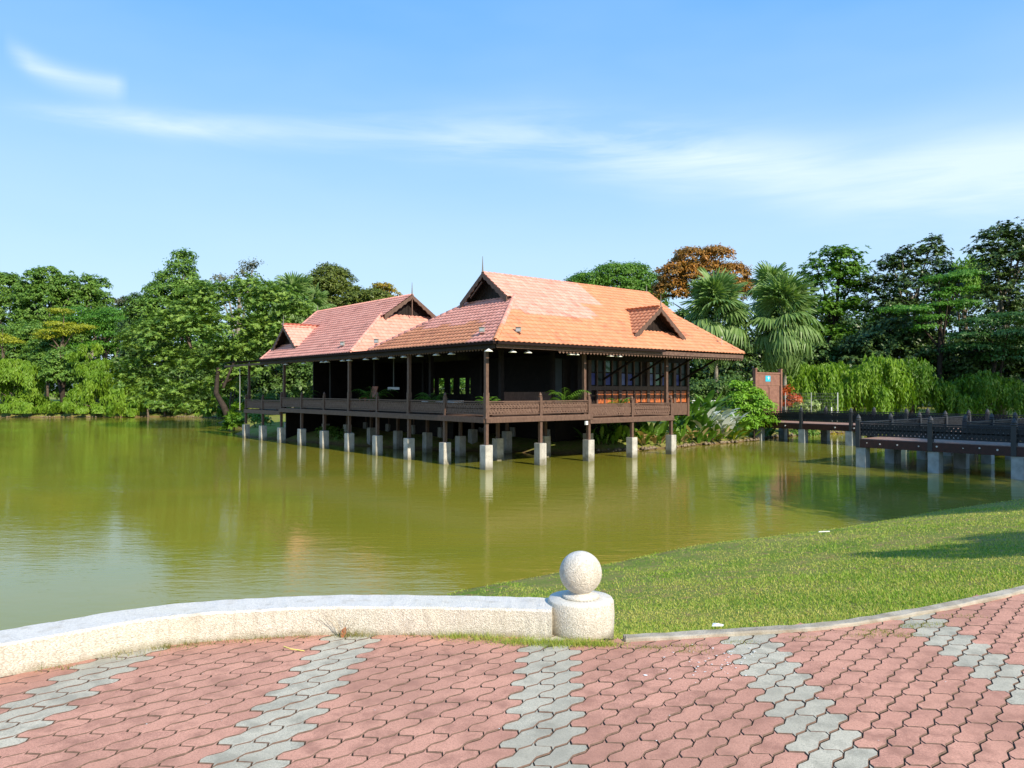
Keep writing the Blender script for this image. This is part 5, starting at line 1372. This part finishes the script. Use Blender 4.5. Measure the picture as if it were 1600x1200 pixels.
def blade(L_, w_, bend, lm, seed):
    b = MB(); n = 6; vs = []
    for q in range(n + 1):
        t = q / n; ww = w_ * math.sin(math.pi * min(1, .06 + t * .94)) ** .7 * (1 if t < 1 else 0.02); a = 1.35 - bend * t * 1.3
        x = L_ * (t * .35 + bend * .45 * t * t); z = L_ * (t - .42 * bend * t * t)
        vs += [(x, -ww, z + ww * .25), (x, 0, z), (x, ww, z + ww * .25)]
    b.add(vs, [f for q in range(n) for f in ((q * 3, q * 3 + 1, q * 3 + 4, q * 3 + 3), (q * 3 + 1, q * 3 + 2, q * 3 + 5, q * 3 + 4))])
    me = b.mesh('leaf', LM[lm], True); r = np.random.default_rng(seed); a = me.attributes.new('tint', 'FLOAT', 'FACE'); a.data.foreach_set('value', np.full(len(me.polygons), r.uniform(0, 1)).astype(np.float32)); return me
BL = {k: [blade(1.0, .17, b_, k, i) for i, b_ in enumerate((.15, .45, .75, 1.0))] for k in ('bright', 'silver', 'willowd', 'red', 'white', 'straw', 'mid', 'yellow')}
def blade_plant(label, x, y, n, L_, kind, seed, spread=.5, cat='plant', name='leafy_plant', z=None, mixk=None, wide=1.0, group=None, stack=None):
    r = random.Random(seed); z = hz(x, y) if z is None else z; t = thing(name, label, cat, (x, y, max(z, .02)), r.uniform(0, 6), group)
    for k in range(n):
        kk = mixk if (mixk and r.random() < .35) else kind; me = BL[kk][r.randrange(4)]; az = k * 2.4 + r.uniform(-.4, .4); s = L_ * r.uniform(.55, 1.1)
        link('leaf', me, t, (math.cos(az) * r.uniform(0, spread), math.sin(az) * r.uniform(0, spread), r.uniform(0, stack or L_ * .25)), (r.uniform(-.25, .25), r.uniform(-.1, .45), az), (s, s * wide, s))
    return t
# silver leaved and heliconia group right of the deck: px, metres behind the waterline, leaves, length, kinds, slenderness
def shore_D(px): return float(np.interp(px, [900, 950, 1010, 1060, 1090, 1120, 1150, 1180, 1200], [38.3, 38.8, 39.6, 41.6, 43.0, 43.9, 45.3, 47.6, 49.0]))
bank = [
    (1062, 1.0, 16, 2.2, 'bright', None, .62, 'tall glossy green upright-leaved plant next to the deck corner'),
    (1080, 1.5, 18, 2.5, 'bright', 'mid', .6, 'tall broad-leaved green plant just right of the deck corner'),
    (1100, .55, 22, 2.0, 'silver', 'bright', .72, 'silvery white broad-leaved plant, leftmost of the three on the bank'),
    (1124, .5, 24, 2.1, 'silver', 'silver', .85, 'silvery white broad-leaved plant, middle of the three on the bank'),
    (1146, .5, 20, 1.9, 'silver', 'bright', .85, 'silvery white broad-leaved plant nearest the bright bush'),
    (1108, 2.4, 20, 2.8, 'mid', 'bright', .6, 'dark green tall plant standing behind the silver leaves'),
    (1166, .6, 16, 1.6, 'willowd', None, .8, 'green broad-leaved plant at the foot of the bright bush'),
    (1062, .3, 16, 1.1, 'willowd', 'straw', 1, 'ragged plant with dry leaves at the water edge by the last pier'),
    (1084, .3, 18, 1.2, 'bright', 'straw', 1, 'low green and straw plant at the water edge below the silver leaves'),
    (1104, .25, 16, 1.0, 'straw', 'bright', 1, 'mostly dried plant hanging over the water edge'),
    (1122, .3, 18, 1.2, 'willowd', 'straw', 1, 'low plant with pale dead leaves over the waterline'),
    (1142, .3, 16, 1.1, 'bright', 'yellow', 1, 'plant with yellow leaves at the waterline'),
    (1160, .3, 16, 1.1, 'willowd', 'yellow', 1, 'yellow green plant between the silver leaves and the footbridge'),
    (1182, .4, 14, 1.2, 'willowd', None, 1, 'low fern-like plant beside the hidden end of the footbridge'),
    (1198, .2, 12, 1.1, 'bright', None, 1, 'drooping green plant touching the footbridge beam'),
    (938, .4, 20, 1.0, 'bright', 'mid', .7, 'narrow-leaved clump under the lower deck, left one'),
    (962, .4, 18, 1.2, 'willowd', 'bright', .8, 'lime green clump under the lower deck between two piers'),
    (982, .8, 18, 1.2, 'mid', None, .8, 'mid green clump half hidden by the middle pier of the lower deck'),
    (1006, .4, 18, 1.2, 'willowd', 'straw', .9, 'yellow green clump under the lower deck right of the middle pier'),
    (1028, .4, 18, 1.3, 'bright', 'straw', .9, 'broad-leaved clump just left of the last deck pier'),
    (922, .9, 14, .9, 'mid', None, .7, 'small dark clump behind the step of the deck'),
    (950, 1.5, 18, 1.4, 'mid', None, .7, 'shaded plant deep under the lower deck, left'), (1015, 1.6, 18, 1.4, 'mid', None, .7, 'shaded plant deep under the lower deck, right'),
]
for k, (px, off, n, L_, kd, mx, wd2, lab) in enumerate(bank):
    D = shore_D(px) + off
    if L_ >= 1.5: blade_plant(lab, WX(px, D), D, int(n * 2.1), L_ * .52, kd, 100 + k, .55, mixk=mx, wide=min(1.15, wd2 * 1.35), stack=L_ * .62)
    else: blade_plant(lab, WX(px, D), D, int(n * 1.4), L_ * .8, kd, 100 + k, .5, mixk=mx, wide=wd2, stack=L_ * .35)
T('bright_bush', 'bright green feathery bush between the silver plants and the footbridge', 'shrub', 1178, 46.6, [(1168, 610, 10, 12), (1155, 628, 16, 14), (1180, 622, 14, 14), (1190, 640, 16, 14), (1165, 645, 20, 16), (1188, 662, 20, 14), (1208, 664, 12, 7), (1165, 665, 18, 14), (1150, 605, 8, 6)], lm='lime', leaf=.17, clump=.42, dens=1.3, bark=M_barkd, trunk_r=.06)
T('dark_bush', 'dark bush below the palms behind the white railing', 'shrub', 1110, 50.5, [(1090, 610, 18, 12), (1120, 608, 18, 12), (1145, 600, 16, 14), (1105, 630, 30, 16)], lm='dark', leaf=.18, clump=.5, bark=M_barkd, trunk_r=.06)
T('croton_bush', 'orange red croton bush just right of the gate', 'shrub', 1232, 50, [(1230, 614, 9, 9), (1238, 626, 11, 9), (1228, 634, 8, 8)], lm='red', leaf=.17, clump=.35, bark=M_barkd, trunk_r=.05)
T('pale_bush', 'pale yellow and white variegated bush by the wire fence', 'shrub', 1262, 50, [(1252, 636, 9, 6), (1266, 634, 9, 6), (1274, 638, 7, 5), (1258, 642, 12, 5)], lm='white', leaf=.15, clump=.3, bark=M_barkd, trunk_r=.04)
T('dry_bush', 'yellowish dry bush seen under the footbridge', 'shrub', 1300, 54.5, [(1295, 684, 10, 8), (1308, 686, 8, 7)], lm='gold', leaf=.16, clump=.35, bark=M_barkd, trunk_r=.04)
T('low_shrub', 'low green bank shrub behind the first footbridge piles', 'shrub', 1258, 52.5, [(1250, 678, 14, 9), (1270, 680, 12, 8)], lm='mid', leaf=.17, clump=.4, bark=M_barkd, trunk_r=.04)
T('low_shrub', 'green shrub under the long side of the deck, nearest the middle', 'shrub', 525, 44.8, [(515, 680, 16, 11), (535, 684, 14, 10)], lm='mid', leaf=.16, clump=.4, bark=M_barkd, trunk_r=.04, basez=.3)
T('low_shrub', 'green shrub under the far left end of the deck', 'shrub', 400, 56, [(395, 655, 10, 9), (412, 660, 14, 9), (375, 660, 8, 8)], lm='bright', leaf=.2, clump=.4, bark=M_barkd, trunk_r=.04, basez=.3)
T('low_shrub', 'broad-leaved plant at the waterline left of the deck', 'shrub', 366, 58, [(366, 656, 8, 6), (362, 668, 10, 5), (374, 640, 5, 6)], kind='rosette', lm='willowd', leaf=.4, clump=.4, bark=M_barkd, trunk_r=.04, basez=.3)
T('low_shrub', 'bush behind the hall openings on the landward side, left', 'shrub', 680, 58, [(672, 598, 24, 16), (705, 600, 22, 16), (650, 604, 22, 16)], lm='bright', leaf=.2, clump=.5, bark=M_barkd, trunk_r=.05)
T('low_shrub', 'bush behind the hall openings on the landward side, right', 'shrub', 735, 56, [(735, 600, 22, 16), (760, 600, 18, 14)], lm='bright', leaf=.2, clump=.5, bark=M_barkd, trunk_r=.05)
t = thing('white_railing', 'short white railing among the plants right of the room wall', 'railing', (WX(1082, 47.5), 47.5, .9), -.1)
for k in range(5): MB().tube([(k * .38, 0, 0), (k * .38, 0, 1.55)], .025, 6).build('railing_post', M_white, t)
MB().tube([(0, 0, 1.55), (1.55, 0, 1.55)], .028, 6).build('top_rail', M_white, t)
# shoreline stones and leaf litter
sr = np.random.default_rng(4); SV = []; SF = []
far_line = far_shore
def along(line, n, r):
    seg = np.array(line); ln = np.hypot(*np.diff(seg, axis=0).T); cs = np.r_[0, np.cumsum(ln)]; q = r.uniform(0, cs[-1], n); i = np.searchsorted(cs, q) - 1; i = np.clip(i, 0, len(ln) - 1)
    return seg[i] + (seg[i + 1] - seg[i]) * ((q - cs[i]) / ln[i])[:, None]
Q = along(far_line[4:14], 260, sr) + sr.normal(size=(260, 2)) * .12; Q = np.r_[Q, along(far_line[24:30], 260, sr) + sr.normal(size=(260, 2)) * .2]
ico = np.array([(0, 0, 1), (.9, 0, .2), (.28, .85, .2), (-.72, .53, .2), (-.72, -.53, .2), (.28, -.85, .2), (0, 0, -.6)])
icf = np.array([(0, 1, 2), (0, 2, 3), (0, 3, 4), (0, 4, 5), (0, 5, 1), (6, 2, 1), (6, 3, 2), (6, 4, 3), (6, 5, 4), (6, 1, 5)])
for k, q in enumerate(Q): SV.append(ico * sr.uniform(.05, .16) * sr.uniform(.6, 1.3, (7, 3)) + np.array((q[0], q[1], .05))); SF.append(icf + 7 * k)
o = link('shore_stones', np_mesh('shore_stones', np.concatenate(SV), np.concatenate(SF), mat('shore_stone', (.28, .22, .15), .9, noise=3, c2=(.14, .11, .08)))); tag(o, 'loose pale stones and debris along the waterline', 'stones', kind='stuff')

# --- lawn grass
def grass(n, seed):
    r = np.random.default_rng(seed); D = 1 / r.uniform(1 / 23.0, 1 / 4.5, n); lx = r.uniform(-.34, .70, n); X = lx * D; P_ = np.c_[X, D]
    ok = ~inside(P_, pond_poly) & ~inside(P_, pave_poly); dk_ = seg_dist(P_, kerb_line); ok &= dk_ > .02; P_ = P_[ok]
    ok = ~((P_[:, 0] < .25) & (P_[:, 1] < 5.15)); ok &= np.hypot(P_[:, 0] - .434, P_[:, 1] - 4.84) > .22; P_ = P_[ok]
    for (cx_, cy_, rad, kf) in [(.4, 12.1, .7, .85), (1.9, 12.3, .7, .85), (-.6, 10.8, .7, .8), (3.3, 13.4, .6, .8), (.9, 10.9, .5, .7), (6.5, 15.3, .9, .5), (8.6, 15.0, 1.0, .5), (2.8, 9.2, .5, .4), (4.9, 7.6, .5, .4), (5.6, 10.6, .8, .35), (1.2, 9.8, .8, .4)]:
        dd_ = np.hypot((P_[:, 0] - cx_) / 1.6, P_[:, 1] - cy_); P_ = P_[~((dd_ < rad * (1 + .5 * np.sin(P_[:, 0] * 7 + cy_))) & (r.random(len(P_)) < kf))]
    kp = np.array([(p.x, p.y) for p in kerb_path]); d2 = seg_dist(P_, kp); P_ = P_[d2 > .10]
    z = height(P_); m = len(P_); a = r.uniform(0, 2 * np.pi, m); h = (.010 + .024 * r.random(m) ** 2) * (1 + P_[:, 1] * .03); w_ = .0030 * (1 + P_[:, 1] * .17)
    pn = np.sin(P_[:, 0] * 1.9 + 2 * np.sin(P_[:, 1] * .9)) * np.sin(P_[:, 1] * 1.6 + P_[:, 0] * .5); h *= 1 + .35 * pn
    B = np.c_[P_, z - .004]; s = np.c_[np.cos(a), np.sin(a), np.zeros(m)]; ln_ = np.c_[r.normal(size=(m, 2)) * .85, np.ones(m)]; ln_ /= np.linalg.norm(ln_, axis=1, keepdims=True)
    V = np.stack([B - s * w_[:, None], B + s * w_[:, None], B + ln_ * h[:, None]], 1).reshape(-1, 3)
    t = np.clip(.42 - pn * .25 + r.normal(size=m) * .28, 0, 1); dry = r.random(m) < .08 + .14 * (pn < -.2); t[dry] = 1.0
    return V, np.arange(3 * m).reshape(-1, 3), t
V, Fq, t = grass(270000, 3)
gm_ = leafmat('grass_blade', (0.19, 0.33, 0.03), (0.50, 0.46, 0.13), rough=.55, trans=.35, spec=.25)
o = link('lawn_grass', np_mesh('lawn_grass', V, Fq, gm_, t)); tag(o, 'short green grass of the lawn between kerb and pond', 'grass', kind='stuff')


def tufts(name, label, spots, dens, hmin, hmax, seed, m_, w_=.0018):
    r = np.random.default_rng(seed); Vs = []; k = 0
    for (x, y, rad, n) in spots:
        nn = int(n * dens); p = np.c_[x + r.normal(size=nn) * rad, y + r.normal(size=nn) * rad * .35, np.full(nn, GZ - .006)]
        a = r.uniform(0, 6.28, nn); s = np.c_[np.cos(a), np.sin(a), np.zeros(nn)] * w_; l = np.c_[r.normal(size=(nn, 2)) * .6, np.ones(nn)]; l /= np.linalg.norm(l, axis=1, keepdims=True)
        h = r.uniform(hmin, hmax, (nn, 1)); Vs.append(np.stack([p - s, p + s, p + l * h], 1).reshape(-1, 3))
    V = np.concatenate(Vs); o = link(name, np_mesh(name, V, np.arange(len(V)).reshape(-1, 3), m_, r.random(len(V) // 3))); tag(o, label, 'weeds', kind='stuff')
tufts('weeds', 'grass growing from the joint at the foot of the ball pillar and wall', [(.02, 4.60, .10, 260), (-.15, 4.66, .10, 200), (.28, 4.56, .09, 260), (.42, 4.56, .08, 260), (.55, 4.55, .06, 160), (-.34, 4.69, .07, 160), (.12, 4.57, .08, 200)], 2.2, .02, .055, 1, gm_)
tufts('weeds', 'thin weeds in the crack along the curved wall foot', [(-2.5, 4.17, .08, 60), (-2.25, 4.38, .1, 90), (-2.05, 4.5, .08, 130), (-1.9, 4.56, .08, 120), (-1.7, 4.62, .07, 60), (-1.5, 4.66, .06, 70), (-1.3, 4.69, .06, 60), (-1.02, 4.71, .06, 140), (-.9, 4.70, .05, 70), (-.6, 4.71, .06, 60)], 1.6, .012, .05, 2, leafmat('dry_weed', (0.12, 0.17, 0.03), (0.38, 0.30, 0.12)))
tufts('weeds', 'yellowish moss grass in the paver joints along the kerb', [(.80, 4.50, .07, 140), (1.02, 4.44, .07, 110), (1.05, 4.53, .05, 90), (1.8, 4.68, .06, 60), (2.3, 4.80, .08, 180), (2.42, 4.72, .07, 120), (2.55, 4.90, .07, 120), (2.7, 4.95, .08, 150), (3.0, 5.12, .08, 100), (2.15, 4.72, .07, 110), (1.35, 4.60, .06, 60)], 1.8, .008, .022, 3, leafmat('moss_grass', (0.16, 0.20, 0.03), (0.34, 0.32, 0.07)))
t = thing('dry_weed', 'tall dry wispy weed with a reddish leaf at the wall foot', 'weed', (-1.03, 4.70, GZ - .01)); r_ = random.Random(3); b = MB()
for k in range(13): a = r_.uniform(-.9, 1.0); h_ = r_.uniform(.07, .20); b.tube([(0, 0, 0), (a * h_ * .5, -.02, h_ * .6), (a * h_ * 1.1, -.03 + r_.uniform(-.02, .02), h_)], [.0012, .0010, .0005], 3, 0, False)
b.build('stems', mat('straw_stem', (.38, .30, .18), .8), t)
link('leaf', blade(.075, .018, .3, 'red', 3), t, (-.01, -.02, 0), (0, .1, 1.2)).data.materials[0] = mat('rusty_dry_leaf', (.34, .12, .05), .7)
t = MB().tube([(0, 0, .006), (.055, -.045, .006), (.14, -.075, .005)], .003, 5).build('yellow_straw', mat('yellow_straw', (.75, .66, .18), .6)); t.location = (-1.34, 4.50, GZ); tag(t, 'bent yellow straw lying on red pavers near the wall', 'straw')
dr = random.Random(8); b = MB()
for k in range(70):
    cx_, cy_ = dr.choice([(.98, 4.10), (1.25, 4.42), (1.15, 4.30), (1.05, 4.15)]); x = cx_ + dr.gauss(0, .11); y = cy_ + dr.gauss(0, .09); rad = dr.uniform(.0025, .007) * (2.0 if dr.random() < .07 else 1)
    pts = [(x + rad * math.cos(a) * dr.uniform(.6, 1.2), y + rad * math.sin(a) * dr.uniform(.6, 1.2), GZ + .0032) for a in np.linspace(0, 5.6, 7)]; b.add(pts, [tuple(range(7))])
for k in range(26):
    x = dr.uniform(-1.8, 2.6); y = dr.uniform(3.2, 4.4); rad = dr.uniform(.0015, .004); b.add([(x + rad * math.cos(a), y + rad * math.sin(a), GZ + .0032) for a in np.linspace(0, 5.6, 6)], [tuple(range(6))])
o = b.build('droppings', mat('chalk_white_spots', (.75, .75, .72), .9)); tag(o, 'white bird droppings scattered on the red pavers', 'droppings', kind='stuff')
pr_ = MB().add([(-.04, -.02, .002), (.03, -.025, .004), (.045, .015, .002), (-.02, .03, .008), (0, .0, .016)], [(0, 1, 4), (1, 2, 4), (2, 3, 4), (3, 0, 4)]).build('paper_scrap', M_white); pr_.location = (1.30, 4.85, GZ + .02); tag(pr_, 'crumpled white paper scrap lying on the kerb', 'litter')
pr2 = MB().box((-.11, -.012, 0), (.11, .012, .012)).build('litter_strip', M_white); D_ = 14.3; pr2.location = (WX(1287, 14.0), 14.0, hz(WX(1287, 14.0), 14.0) + .03); pr2.rotation_euler = (0, 0, .2); tag(pr2, 'thin white strip of litter on the grass near the shore', 'litter')
b = MB()
for k in range(60):
    x = dr.uniform(.6, 6); y = dr.uniform(5.2, 11)
    if not inside(np.array([[x, y]]), pave_poly)[0]:
        z = hz(x, y) + .035; a = dr.uniform(0, 6); s = dr.uniform(.008, .02); b.add([(x + s * math.cos(a), y + s * math.sin(a), z), (x - s * .5 * math.sin(a), y + s * .5 * math.cos(a), z + .006), (x - s * math.cos(a), y - s * math.sin(a), z)], [(0, 1, 2)])
o = b.build('fallen_leaves', mat('fallen_leaf', (.16, .07, .04), .8)); tag(o, 'small brown fallen leaves scattered on the lawn', 'leaves', kind='stuff')
fl = MB()
for k in range(40):
    px = dr.uniform(1190, 1235); D = 3701 / (dr.uniform(691, 699) - Y0); x = WX(px, D); s = dr.uniform(.03, .08)
    fl.add([(x - s, D, .006), (x, D - s, .006), (x + s, D, .006), (x, D + s * .7, .006)], [(0, 1, 2, 3)])
o = fl.build('floating_leaves', mat('yellow_floating_leaf', (.35, .30, .06), .7)); tag(o, 'yellow leaves floating on the pond by the footbridge', 'leaves', kind='stuff')
